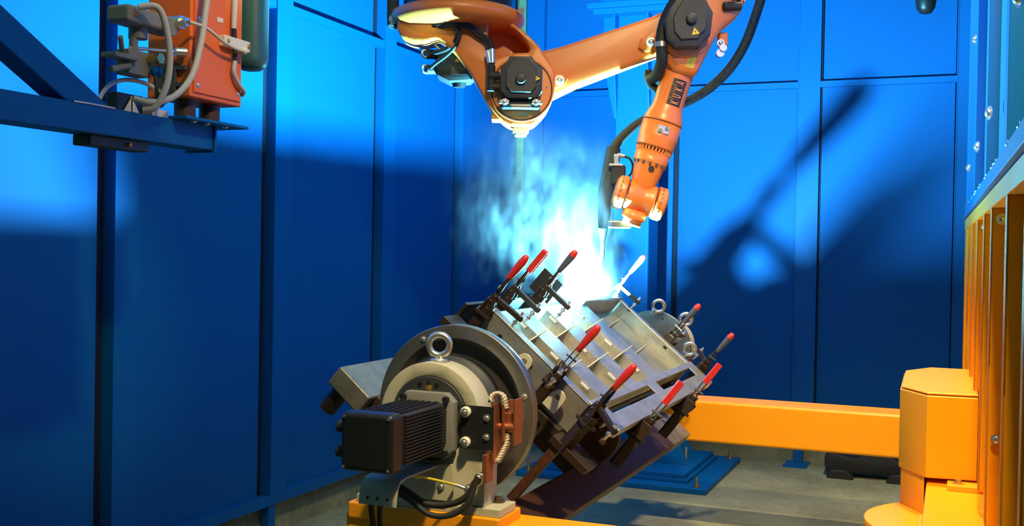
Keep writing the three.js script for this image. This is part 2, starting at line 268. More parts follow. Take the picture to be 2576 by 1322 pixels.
// ------------------------------------------------------------------ headstock: housing, motor, earth contact
{
  const t = thing('spindle_drive', 'grey spindle drive with black finned motor and lifting eye on the front arm', 'drive unit', [AX[0], 0, 0]), ay = AX[1];
  obj('mounting_plate', rext(-0.207, 0.203, 0.629, 0.65, -2.567, -2.46, 0.002), M.gray, t);
  const arch = []; for (let i = 0; i <= 40; i++) { const a = (-0.22 + (i / 40) * (Math.PI + 0.44)); arch.push([0.142 * Math.cos(a), ay + 0.142 * Math.sin(a)]); }
  arch.push([-0.1395, 0.80], [-0.1, 0.7], [-0.1, 0.65], [0.158, 0.65], [0.158, 0.8]);
  const hs = obj('housing', slab(poly(arch, [circlePts(0.108, 48, 0, ay)]), 0.082, -2.547, 0.003), M.gray, t);
  obj('hub', turned([0, ay, -2.6], [0, ay, -2.4], [[0.001, 0], [0.15, 0], [0.15, 0.03], [0.11, 0.05], [0.107, 0.137], [0.104, 0.141], [0.001, 0.141]], 48), M.blackCap, t);
  for (const a of [1.3, 1.57, 1.84, 2.6, 0.4, -0.2]) obj('socket_screw', rod([0.09 * Math.cos(a), ay + 0.09 * Math.sin(a), -2.4605], [0.09 * Math.cos(a), ay + 0.09 * Math.sin(a), -2.456], 0.0055, 0.0055, 12), M.black, t);
  obj('brass_plug', bolt([0.0, ay + 0.078, -2.459], [0, 0, 1], 0.006), M.brass, t);
  const eb = eyebolt(t, [0.006, ay + 0.14, -2.505], 0.027, M.zinc, 0.25);
  // motor
  const oc = (w, h, c) => [[-w + c, -h], [w - c, -h], [w, -h + c], [w, h - c], [w - c, h], [-w + c, h], [-w, h - c], [-w, -h + c]];
  const my = ay - 0.012;
  obj('motor_flange', slab(poly(oc(0.078, 0.082, 0.022)), 0.03, -2.46, 0.003).translate(0.006, my, 0), M.grayDark, t);
  obj('motor_neck', slab(poly(oc(0.06, 0.06, 0.02)), 0.022, -2.432, 0.002).translate(0.006, my, 0), M.black, t);
  const body = obj('motor_body', rbox(0.118, 0.118, 0.25, 0.006, my, -2.3, 0.01), M.black, t);
  for (let k = 0; k < 15; k++) for (const s of [-1, 1]) {
    const q = -0.056 + 0.008 * k;
    obj('cooling_fin', rbox(0.008, 0.0036, 0.2, 0.006 + s * 0.0615, my + q, -2.305, 0.001, 1), M.black, body);
  }
  for (let k = 0; k < 6; k++) obj('cooling_fin', rbox(0.0036, 0.008, 0.2, -0.04 + 0.018 * k, my + 0.0615, -2.305, 0.001, 1), M.black, body);
  const cap = obj('motor_cap', rbox(0.137, 0.137, 0.055, 0.006, my, -2.16, 0.014, 3), M.black, t);
  for (const x of [-0.052, 0.064]) for (const y of [-0.058, 0.058]) obj('cap_screw', rod([x, my + y, -2.133], [x, my + y, -2.1305], 0.0035, 0.0035, 10), M.zinc, cap);
  for (const y of [0.028, -0.03]) obj('plug_socket', rod([-0.05, my + y, -2.165], [-0.085, my + y, -2.165], 0.0145, 0.0145, 18), M.rubber, cap);
  for (const [x, y] of [[0.066, 0.068], [0.066, -0.068], [-0.054, 0.068], [-0.054, -0.068]]) obj('flange_screw', rod([x, my + y, -2.431], [x, my + y, -2.418], 0.008, 0.008, 12), M.black, t);
  // sheet metal bracket under the motor
  const br = [[-2.47, 0.75], [-2.275, 0.752], [-2.245, 0.748], [-2.232, 0.735], [-2.224, 0.712], [-2.221, 0.69], [-2.226, 0.69], [-2.229, 0.712], [-2.237, 0.733], [-2.248, 0.743], [-2.275, 0.7475], [-2.47, 0.7455]];
  const bracket = obj('cable_bracket', slab(poly(br.map(([z, y]) => [-z, y])), 0.1, 0, 0.0005, 1).rotateY(Math.PI / 2).translate(-0.062, 0, 0), M.gray, t);
  for (const x of [-0.038, -0.012, 0.015]) obj('bracket_hole', rod([x, 0.706, -2.2235], [x, 0.706, -2.2218], 0.0035, 0.0035, 12), M.black, bracket);
  obj('web_plate', slab(poly([[0.03, 0.75], [0.075, 0.755], [0.082, 0.7], [0.06, 0.66], [-0.05, 0.66], [-0.05, 0.75]]), 0.006, -2.455, 0.001, 1), M.gray, t);
  for (const [x, y] of [[-0.02, 0.715], [0.045, 0.695]]) obj('web_screw', dome([x, y, -2.449], [0, 0, 1], 0.007), M.zinc, t);
  // earth contact shoe on the right of the housing
  const shoe = obj('contact_plate', rbox(0.088, 0.108, 0.006, 0.142, ay - 0.012, -2.452, 0.001, 1), M.black, t);
  for (const [x, y, m] of [[0.112, 0.026, 1], [0.112, -0.05, 1], [0.168, 0.014, 0], [0.168, -0.034, 0]]) {
    if (m) obj('insulator', turned([x, ay + y, -2.449], [x, ay + y, -2.3], [[0.0135, 0], [0.0135, 0.007], [0.011, 0.011], [0.0001, 0.011]], 20), M.white, shoe);
    obj('shoe_screw', dome([x, ay + y, m ? -2.438 : -2.449], [0, 0, 1], 0.0065), M.zinc, shoe);
  }
  obj('copper_bar', [rext(0.18, 0.188, 0.765, 0.915, -2.5, -2.452, 0.001), rext(0.2, 0.206, 0.82, 0.92, -2.53, -2.47, 0.001), rext(0.226, 0.232, 0.81, 0.925, -2.53, -2.48, 0.001)], M.copper, t);
  obj('clamp_block', [rbox(0.05, 0.03, 0.05, 0.205, ay + 0.01, -2.52, 0.004), rod([0.178, ay - 0.012, -2.49], [0.228, ay - 0.012, -2.49], 0.012)], M.copper, t);
  const braid = (pts) => { const c = new THREE.CatmullRomCurve3(pts.map((p) => V(...p))), out = [];
    for (let k = 0; k < 3; k++) { const q = []; for (let i = 0; i <= 24; i++) { const p = c.getPointAt(i / 24), a = i * 0.9 + (k * 2 * Math.PI) / 3; q.push([p.x + 0.003 * Math.cos(a), p.y + 0.0015 * Math.sin(a), p.z + 0.003 * Math.sin(a)]); } out.push(tube(q, 0.0036, 60, 7)); } return out; };
  for (const dz of [0, -0.012]) obj('braided_strap', braid([[0.176, 0.92, -2.45 + dz], [0.178, 0.934, -2.455 + dz], [0.188, 0.941, -2.462 + dz], [0.199, 0.934, -2.47 + dz], [0.202, 0.915, -2.475 + dz], [0.204, 0.9, -2.478 + dz]]), M.braid, t);
  for (const dz of [0, -0.012]) obj('braided_strap', braid([[0.21, 0.84, -2.49 + dz], [0.207, 0.815, -2.485 + dz], [0.199, 0.79, -2.475 + dz], [0.19, 0.768, -2.465 + dz]]), M.braid, t);
  obj('copper_tail', [rext(0.166, 0.178, 0.72, 0.79, -2.47, -2.43, 0.001), slab(poly([[0.128, 0.71], [0.16, 0.75], [0.172, 0.745], [0.142, 0.7]]), 0.006, -2.44, 0.001, 1)], M.copper, t);
  obj('cable_lug', [slab(poly([[0.118, 0.688], [0.156, 0.745], [0.17, 0.742], [0.168, 0.722], [0.132, 0.684]]), 0.008, -2.436, 0.002, 1), dome([0.157, 0.733, -2.428], [0, 0, 1], 0.007)], M.zinc, t);
  each('plate_bolt', [bolt([0.135, 0.65, -2.48], [0, 1, 0], 0.0115), bolt([0.165, 0.65, -2.54], [0, 1, 0], 0.0115), bolt([-0.17, 0.65, -2.49], [0, 1, 0], 0.0115)], M.oldSteel, t);
  obj('earth_wire', tube([[-0.02, 0.753, -2.3], [0.04, 0.735, -2.36], [0.09, 0.712, -2.42], [0.108, 0.706, -2.43]], 0.0035, 20, 8), M.wire, t);
  obj('wire_lug', [rod([0.098, 0.71, -2.425], [0.118, 0.702, -2.432], 0.0045), dome([0.125, 0.7, -2.44], [0, 0, 1], 0.008)], M.zinc, t);
}
// motor and earth cables, lying over the front arm
function cable(name, pts, r, m, label, category = 'cable', group) { const o = obj(name, tube(pts, r, 60, 10), m); return tag(o, label, category, group); }
{
  const X = AX[0];
  cable('power_cable', [[X + 0.16, 0.735, -2.425], [X + 0.13, 0.685, -2.415], [X + 0.09, 0.664, -2.41], [X + 0.03, 0.661, -2.4], [X - 0.02, 0.69, -2.385], [X - 0.05, 0.715, -2.36]], 0.0085, M.rubber, 'thick black cable from the copper contact to the bracket under the motor');
  cable('power_cable', [[X + 0.158, 0.73, -2.415], [X + 0.14, 0.67, -2.4], [X + 0.1, 0.642, -2.39], [X + 0.05, 0.64, -2.38], [X + 0.0, 0.672, -2.37], [X - 0.05, 0.705, -2.35]], 0.0075, M.rubber, 'lower black cable sagging over the edge of the mounting plate');
  cable('motor_cable', [[X - 0.05, 0.74, -2.28], [X - 0.055, 0.7, -2.27], [X - 0.056, 0.62, -2.285], [X - 0.05, 0.5, -2.32], [X - 0.03, 0.35, -2.35]], 0.007, M.rubber, 'thicker straight black cable hanging in front of the orange front arm', 'cable', 'cables hanging at the motor');
  cable('motor_cable', [[X - 0.02, 0.735, -2.3], [X - 0.035, 0.69, -2.285], [X - 0.043, 0.62, -2.295], [X - 0.036, 0.5, -2.33], [X - 0.02, 0.35, -2.36]], 0.0065, M.rubber, 'black cable bowing out of the bracket to join the straight hanging one', 'cable', 'cables hanging at the motor');
}

// ------------------------------------------------------------------ tilted fixture on the spindle: local x across, y up from its table, z along the axis
const TILT = rad(-40.5);
const fixM = new THREE.Matrix4().makeRotationZ(TILT).setPosition(AX[0], AX[1], 0);
function onFixture(o, p, turn = 0, tilt = 0) {
  const m = fixM.clone().multiply(new THREE.Matrix4().makeTranslation(...p)).multiply(new THREE.Matrix4().makeRotationY(turn)).multiply(new THREE.Matrix4().makeRotationZ(tilt));
  m.decompose(o.position, o.quaternion, o.scale); return o;
}
{
  const t = onFixture(thing('welding_fixture', 'tilted steel welding fixture between a large face disc and a tail flange', 'fixture'), [0, 0, 0]);
  const disc = obj('face_disc', turned([0, 0, -2.648], [0, 0, -2], [[0.001, 0], [0.226, 0], [0.23, 0.004], [0.23, 0.031], [0.227, 0.035], [0.196, 0.035], [0.19, 0.031], [0.176, 0.012], [0.15, 0.01], [0.001, 0.01]], 96), M.steel, t);
  for (const a of [2.75, 0.95, -0.5]) obj('disc_screw', dome([0.21 * Math.cos(a), 0.21 * Math.sin(a), -2.613], [0, 0, 1], 0.006), M.zinc, disc);
  const tail = obj('tail_flange', turned([0, 0, -4.7], [0, 0, -4], [[0.001, 0], [0.172, 0], [0.174, 0.002], [0.174, 0.02], [0.172, 0.022], [0.001, 0.022]], 72), M.steel, t);
  for (let k = 0; k < 8; k++) { const a = 0.4 + k * Math.PI / 4; obj('tapped_hole', rod([0.145 * Math.cos(a), 0.145 * Math.sin(a), -4.679], [0.145 * Math.cos(a), 0.145 * Math.sin(a), -4.6775], 0.005, 0.005, 10), M.black, tail); }
  obj('tail_bearing', [rod([0, 0, -4.7], [0, 0, -5.0], 0.12, 0.12, 40)], M.gray, t);
  for (const s of [-1, 1]) {
    const tb = obj('side_tube', planeUV(rext(s * 0.235, s * 0.365, -0.262, -0.2, -4.82, -2.7, 0.006), 3), M.brownSteel, t);
    if (s > 0) { const e = obj('bare_end', planeUV(rext(0.2335, 0.3665, -0.2635, -0.1985, -4.825, -4.52, 0.006), 3), M.bareSteel, tb); e.userData.label = 'unpainted tube end'; }
    else { const e = obj('bare_end', planeUV(rext(-0.3665, -0.2335, -0.2635, -0.1985, -3.02, -2.695, 0.006), 3), M.bareSteel, tb); e.userData.label = 'bare steel tube end';
      obj('pipe_stub', rod([-0.33, -0.262, -2.74], [-0.33, -0.345, -2.74], 0.026, 0.026, 24), M.dull, tb); }
  }
  for (const z of [-2.78, -3.56, -4.0, -4.72]) obj('cross_tube', planeUV(rext(-0.235, 0.235, -0.26, -0.195, z - 0.045, z + 0.045, 0.005), 3), M.brownSteel, t);
  obj('spine', planeUV(rext(-0.07, 0.07, -0.195, -0.06, -4.68, -2.65, 0.006), 3), M.dull, t);
  obj('table_plate', planeUV(rext(-0.19, 0.2, 0.02, 0.05, -4.33, -2.95, 0.003), 3), M.dull, t);
  for (const z of [-3.02, -3.64, -4.26]) obj('riser', planeUV(rext(-0.12, 0.14, -0.06, 0.02, z - 0.04, z + 0.04, 0.003), 3), M.dull, t);
  for (const [x0, x1, z] of [[-0.2, -0.3, -3.0], [0.2, 0.34, -2.95], [0.2, 0.34, -4.25], [-0.2, -0.29, -3.3], [-0.2, -0.29, -3.6], [-0.2, -0.26, -4.3]]) obj('clamp_bracket', planeUV(rext(x0, x1, 0.02, 0.045, z - 0.05, z + 0.05, 0.002), 3), M.dull, t);
  for (const [x, z] of [[0.33, -3.3], [0.33, -3.9]]) obj('hanging_plate', planeUV(rext(x - 0.03, x + 0.03, 0.075, 0.152, z - 0.006, z + 0.006, 0.002), 3), M.brownSteel, t);
  each('arc_block_rail', [planeUV(rext(-0.306, -0.294, -0.195, 0.122, -4.32, -3.78, 0.002), 3), planeUV(rext(-0.306, -0.294, -0.195, 0.09, -3.78, -3.05, 0.002), 3)], M.dull, t);  // added rails, heights set to cut the arc light on the left wall
  obj('arc_block_plate', [planeUV(rext(-0.33, -0.238, 0.115, 0.207, -3.606, -3.6, 0.002), 3), planeUV(rext(-0.292, -0.276, -0.19, 0.12, -3.612, -3.6, 0.002), 3)], M.dull, t);  // added plate on a stem, shades boom and cabinet from the arc
  // long torque bar lying diagonally under the near end
  obj('tie_bar', planeUV(rbox(0.028, 0.24, 0.028, 0.228, -0.08, -2.925, 0.004), 3), M.brownSteel, t);
  for (const [x, y] of [[-0.015, 0.125], [0.13, 0.118]]) obj('lifting_lug', slab(poly([...Array.from({ length: 15 }, (_, i) => [x + 0.024 * Math.cos((i / 14) * Math.PI), y + 0.024 * Math.sin((i / 14) * Math.PI)]), [x - 0.024, y - 0.045], [x + 0.024, y - 0.045]], [circlePts(0.009, 16, x, y).reverse()]), 0.008, -2.952, 0.001, 1), M.gray, t);
  obj('round_gusset', slab(poly(circlePts(0.11, 32, 0.17, -0.15)), 0.016, -3.72, 0.002), M.brownSteel, t);
}

// ------------------------------------------------------------------ the workpiece: a ribbed sheet steel frame
{
  const t = onFixture(thing('ribbed_frame', 'grey sheet steel frame with raised pale cross strips being welded', 'workpiece'), [0, 0, 0]);
  const U = 0.16, zn = -2.985, zf = -4.295, s0 = -0.205, s1 = 0.205;
  obj('base_sheet', planeUV(ext(s0, s1, 0.094, 0.098, zf, zn), 2), M.sheet, t);
  const bar = (z, d) => [rext(s0 - 0.005, s1 + 0.01, 0.05, U, z, z + d * 0.006, 0.002), rext(s0 - 0.005, s1 + 0.01, U - 0.006, U, z, z + d * 0.04, 0.002)];
  const nb = obj('end_channel', bar(zn + 0.005, -1).map((g) => planeUV(g, 2)), M.sheet, t);
  for (const s of [-0.13, 0.0, 0.1]) obj('bar_hole', rod([s, 0.115, zn + 0.0045], [s, 0.115, zn + 0.0065], 0.008, 0.008, 14), M.black, nb);
  const fb = obj('end_channel', bar(zf - 0.005, 1).map((g) => planeUV(g, 2)), M.sheet, t);
  for (const s of [-0.13, -0.01]) obj('bar_hole', rod([s, U, zf + 0.017], [s, U + 0.001, zf + 0.017], 0.006, 0.006, 14), M.black, fb);
  obj('edge_rail', planeUV(rext(s0 - 0.004, s0 + 0.004, 0.06, U - 0.02, zf, zn, 0.001), 2), M.sheet, t);
  // three raised box strips: upright near side, pale flat top, sloping far side; a plain slotted sheet closes the far end
  const prof = (pts, x0, x1) => planeUV(slab(poly(pts.map(([z, u]) => [-z, u])), x1 - x0, 0, 0.0008, 1).rotateY(Math.PI / 2).translate(x0, 0, 0), 2);
  [-3.125, -3.405, -3.69].forEach((z, i) => {
    const st = obj('cross_strip', prof([[z, 0.098], [z, U - 0.004], [z - 0.13, U - 0.004], [z - 0.133, 0.098]], s0 + 0.03, s1 - 0.008), M.sheet, t);
    obj('sloped_side', prof([[z - 0.131, 0.098], [z - 0.131, U - 0.006], [z - 0.185, 0.112], [z - 0.185, 0.098]], s0 + 0.03, s1 - 0.008), M.sheet, st);
    for (const s of [-0.137, 0.006, 0.139]) obj('weld_clip', rbox(0.036, 0.008, 0.014, s, U - 0.012, z + 0.004, 0.003), M.zinc, st);
  });
  obj('near_slope', prof([[zn - 0.012, 0.098], [zn - 0.012, U - 0.004], [zn - 0.055, 0.112], [zn - 0.055, 0.098]], s0 + 0.01, s1), M.sheet, t);
  for (const s of [-0.02, 0.12]) { const h = obj('slot', rbox(0.055, 0.001, 0.03, s, 0.0985, -4.02, 0.0004, 1), M.black, t); obj('slot_clip', rbox(0.036, 0.008, 0.012, s, 0.103, -4.015, 0.003), M.zinc, h); }
  for (const z of [-3.125, -3.405, -3.69, -3.985]) for (const s of [-0.076, 0.068])
    obj('gusset', slab(poly([[-0.075, 0.1], [-0.08, 0.122], [0.05, 0.186], [0.012, U], [-0.006, 0.1]]), 0.004, -0.002, 0.0004, 1).rotateY(Math.PI / 2).translate(s, 0, z), M.sheet, t);
  // flat cover along the lower side with two windows
  const win = (a, b) => [[0.225, -a], [0.265, -a], [0.265, -b], [0.225, -b]];
  const cover = slab(poly([[0.2, 2.99], [0.322, 2.99], [0.322, 4.3], [0.2, 4.3]], [win(-3.07, -3.58), win(-3.68, -4.2)]), 0.005, 0, 0.001, 1).rotateX(-Math.PI / 2);
  obj('side_cover', planeUV(cover.translate(0, U, 0), 2), M.sheet, t);
  obj('arc_block_tab', planeUV(slab(poly([[3.78, 0.098], [4.285, 0.098], [4.285, 0.17], [4.1, 0.177], [4.085, 0.222], [3.985, 0.222], [3.97, 0.177], [3.78, 0.177]]), 0.003, 0, 0.0005, 1).rotateY(Math.PI / 2).translate(-0.179, 0, 0), 2), M.sheet, t);  // added upright, shaped to hold arc light off the divider and right back wall
  obj('cover_lip', planeUV(rext(0.318, 0.322, 0.135, U + 0.004, zf, zn, 0.001), 2), M.zinc, t);
  obj('window_wall', planeUV([rext(0.262, 0.266, 0.1, U, -4.2, -3.07, 0.001)][0], 2), M.sheet, t);
  obj('under_wall', planeUV(rext(0.2, 0.204, 0.07, U, zf, zn, 0.001), 2), M.sheet, t);
}

// ------------------------------------------------------------------ toggle clamps on the fixture
function makeClamp(label, grip, kind) {
  const t = thing('toggle_clamp', label, 'clamp', [0, 0, 0], 0, 'toggle clamps on the welding fixture');
  obj('post', planeUV(rbox(0.032, 0.11, 0.032, 0, -0.055, 0, 0.002, 1), 3), M.dull, t);
  obj('base', [rbox(0.05, 0.01, 0.05, 0, 0.005, 0, 0.001, 1), rbox(0.006, 0.05, 0.04, -0.016, 0.03, 0, 0.001, 1), rbox(0.03, 0.03, 0.028, 0.005, 0.02, 0, 0.002, 1)], M.dull, t);
  for (const s of [-1, 1]) obj('side_plate', slab(poly([[-0.014, 0.01], [0.01, 0.01], [0.014, 0.045], [0.003, 0.08], [-0.01, 0.08], [-0.018, 0.05]]), 0.004, s * 0.014 - 0.002, 0.0006, 1), M.dull, t);
  for (const [x, y] of [[0, 0.03], [-0.006, 0.055], [-0.003, 0.075], [-0.012, 0.1]]) obj('pivot_pin', rod([x, y, -0.0185], [x, y, 0.0185], 0.0034, 0.0034, 10), M.steel, t);
  obj('clamp_arm', [rbox(0.115, 0.016, 0.018, 0.048, 0.066, 0, 0.002, 1)], M.dull, t);
  obj('spindle', [rod([0.092, 0.088, 0], [0.092, 0.028, 0], 0.0045, 0.0045, 12), rod([0.092, 0.052, 0], [0.092, 0.044, 0], 0.009, 0.009, 6), rod([0.092, 0.076, 0], [0.092, 0.068, 0], 0.009, 0.009, 6)], M.zinc, t);
  obj('spindle_tip', turned([0.092, 0.028, 0], [0.092, -1, 0], [[0.006, 0], [0.009, 0.004], [0.009, 0.014], [0.005, 0.018], [0.0001, 0.018]], 16), M.brownSteel, t);
  each('lever', [-1, 1].map((s) => slab(poly([[-0.007, 0.05], [0.004, 0.05], [0.002, 0.1], [-0.003, 0.145], [-0.01, 0.145], [-0.012, 0.1]]), 0.003, s * 0.0075 - 0.0015, 0.0005, 1)), M.dull, t);
  if (kind === 'channel') obj('grip', [rbox(0.02, 0.085, 0.003, -0.004, 0.18, 0.009, 0.001, 1), rbox(0.02, 0.085, 0.003, -0.004, 0.18, -0.009, 0.001, 1), rbox(0.003, 0.085, 0.02, -0.013, 0.18, 0, 0.001, 1), rbox(0.02, 0.004, 0.02, -0.004, 0.224, 0, 0.001, 1)], grip, t);
  else obj('grip', turned([-0.007, 0.13, 0], [-0.001, 1, 0], [[0.005, 0], [0.009, 0.008], [0.0122, 0.05], [0.0132, 0.075], [0.0105, 0.092], [0.006, 0.099], [0.0001, 0.1]], 18), grip, t);
  if (grip === M.gripGray) obj('grip_end', turned([-0.0072, 0.207, 0], [-0.001, 1, 0], [[0.0132, 0], [0.0135, 0.004], [0.0108, 0.017], [0.0062, 0.0232], [0.0001, 0.0245]], 18), M.red, t);
  return t;
}
const clampList = [
  ['red gripped toggle clamp beside the large disc, upper end of the frame', M.red, 'round', -0.215, 0.13, -2.97, 0.25],
  ['toggle clamp with a purplish open channel handle in the thin smoke', M.red, 'channel', -0.245, 0.13, -3.19, 0],
  ['toggle clamp half lost in the bright smoke', M.gripGray, 'round', -0.24, 0.13, -3.47, 0],
  ['toggle clamp with a grey grip just behind the glare of the arc', M.gripGray, 'round', -0.217, 0.13, -4.29, 0.1],
  ['red gripped toggle clamp halfway along the frame end facing the large disc', M.red, 'round', 0.084, 0.13, -2.95, -1.35],
  ['red gripped toggle clamp at the lower corner of the frame, over the cover plate', M.red, 'round', 0.245, 0.13, -2.915, -0.6],
  ['grey gripped toggle clamp in front of the tail flange', M.gripGray, 'round', 0.075, 0.13, -4.32, 1.4],
  ['grey gripped toggle clamp at the lower far corner above the yellow arm', M.gripGray, 'round', 0.245, 0.13, -4.34, 2.2],
];
for (const [label, g, kind, s, u, z, turn] of clampList) onFixture(makeClamp(label, g, kind), [s, u, z], turn);
onFixture(makeClamp('red channel handled clamp under the cover plate, beside the yellow arm', M.red, 'channel'), [0.345, 0.1, -3.86], Math.PI / 2 + 0.3, -0.3);
onFixture(makeClamp('red channel handled clamp under the middle of the cover plate', M.red, 'channel'), [0.345, 0.1, -3.26], Math.PI / 2 + 0.3, -0.3);

// lifting eyes bolted to the tail flange and the near end
for (const [s, u, z, label] of [[-0.1, 0.145, -4.63, 'zinc lifting eye on the tail flange near the arc'], [0.13, 0.105, -4.6, 'zinc lifting eye between the two grey gripped clamps'], [0.02, 0.172, -4.69, 'zinc lifting eye behind the rim of the tail flange']]) {
  const t = onFixture(thing('lifting_eye', label, 'eye bolt', [0, 0, 0], 0, 'lifting eyes at the tail flange'), [s, u, z]);
  obj('ring', new THREE.TorusGeometry(0.026, 0.008, 12, 28).rotateY(0.4).translate(0, 0.03, 0), M.zinc, t); obj('shank', [rod([0, 0.006, 0], [0, -0.02, 0], 0.009), rod([0, 0.0, 0], [0, 0.008, 0], 0.018, 0.018, 20)], M.zinc, t);
}

// ------------------------------------------------------------------ lettering and signs
function canvasTex(w, h, draw) { const c = document.createElement('canvas'); c.width = w; c.height = h; draw(c.getContext('2d'), w, h); const t = new THREE.CanvasTexture(c); t.colorSpace = THREE.SRGBColorSpace; return t; }
const letterTex = canvasTex(512, 160, (g, w, h) => {
  g.fillStyle = '#d9772b'; g.fillRect(0, 0, w, h);
  'KUKA'.split('').forEach((ch, i) => {
    g.fillStyle = '#161412'; g.fillRect(6 + i * 126, 10, 120, 140);
    g.save(); g.translate(6 + i * 126 + 60, 92); g.scale(0.95, 1.12); g.fillStyle = '#e08a3c'; g.font = 'bold 112px sans-serif'; g.textAlign = 'center'; g.textBaseline = 'middle'; g.fillText(ch, 0, -2); g.restore();
  });
});
const labelTex = canvasTex(256, 128, (g, w, h) => { g.fillStyle = '#d6c21c'; g.fillRect(0, 0, w, h); g.fillStyle = '#6a6110'; for (let y = 14; y < 110; y += 9) g.fillRect(12, y, 120 + ((y * 37) % 90), 3); g.fillStyle = '#2a2a18'; g.fillRect(214, 10, 12, 60); g.fillRect(232, 18, 8, 80); });
const printTex = canvasTex(512, 64, (g, w, h) => { g.fillStyle = '#16181a'; g.fillRect(0, 0, w, h); g.fillStyle = '#c8cac8'; for (let x = 20; x < 150; x += 13) g.fillRect(x, 30, 9, 8); for (let x = 320; x < 470; x += 12) g.fillRect(x, 30, 8, 8); g.fillRect(296, 18, 8, 26); });
function patch(a, b, r, th0, th1, seg = 16) { // a strip of a cylinder of radius r about the line a-b (local z = towards viewer at angle 0)
  const A = V(...a), B = V(...b), d = B.clone().sub(A), u = d.clone().normalize(), f = V(0, 0, 1).addScaledVector(u, -u.z).normalize(), s = new THREE.Vector3().crossVectors(f, u);
  const p = [], n = [], uv = [], idx = [];
  for (let i = 0; i <= seg; i++) { const th = th0 + ((th1 - th0) * i) / seg, nn = f.clone().multiplyScalar(Math.cos(th)).addScaledVector(s, Math.sin(th));
    for (const k of [0, 1]) { const q = A.clone().addScaledVector(d, k).addScaledVector(nn, r); p.push(q.x, q.y, q.z); n.push(nn.x, nn.y, nn.z); uv.push(k, i / seg); } }
  for (let i = 0; i < seg; i++) idx.push(2 * i, 2 * i + 1, 2 * i + 2, 2 * i + 1, 2 * i + 3, 2 * i + 2);
  const g = new THREE.BufferGeometry(); g.setAttribute('position', new THREE.Float32BufferAttribute(p, 3)); g.setAttribute('normal', new THREE.Float32BufferAttribute(n, 3)); g.setAttribute('uv', new THREE.Float32BufferAttribute(uv, 2)); g.setIndex(idx); return g;
}
function warningSign(parent, x, y, z, s, turn, rx = 0) {
  const tri = [[-0.87, -0.5], [0.87, -0.5], [0, 1]].map(([a, b]) => [a * s, b * s]);
  const o = obj('warning_sign', slab(poly(tri), 0.0015, 0, 0).rotateZ(turn).translate(x, y, z), M.sign, parent);
  obj('flash_symbol', slab(poly([[0.05, 0.5], [-0.22, 0.02], [0.0, 0.05], [-0.12, -0.32], [0.24, 0.16], [0.03, 0.13]].map(([a, b]) => [a * s, b * s])), 0.001, 0, 0).rotateZ(turn).translate(x, y, z + 0.0013), M.black, o);
}

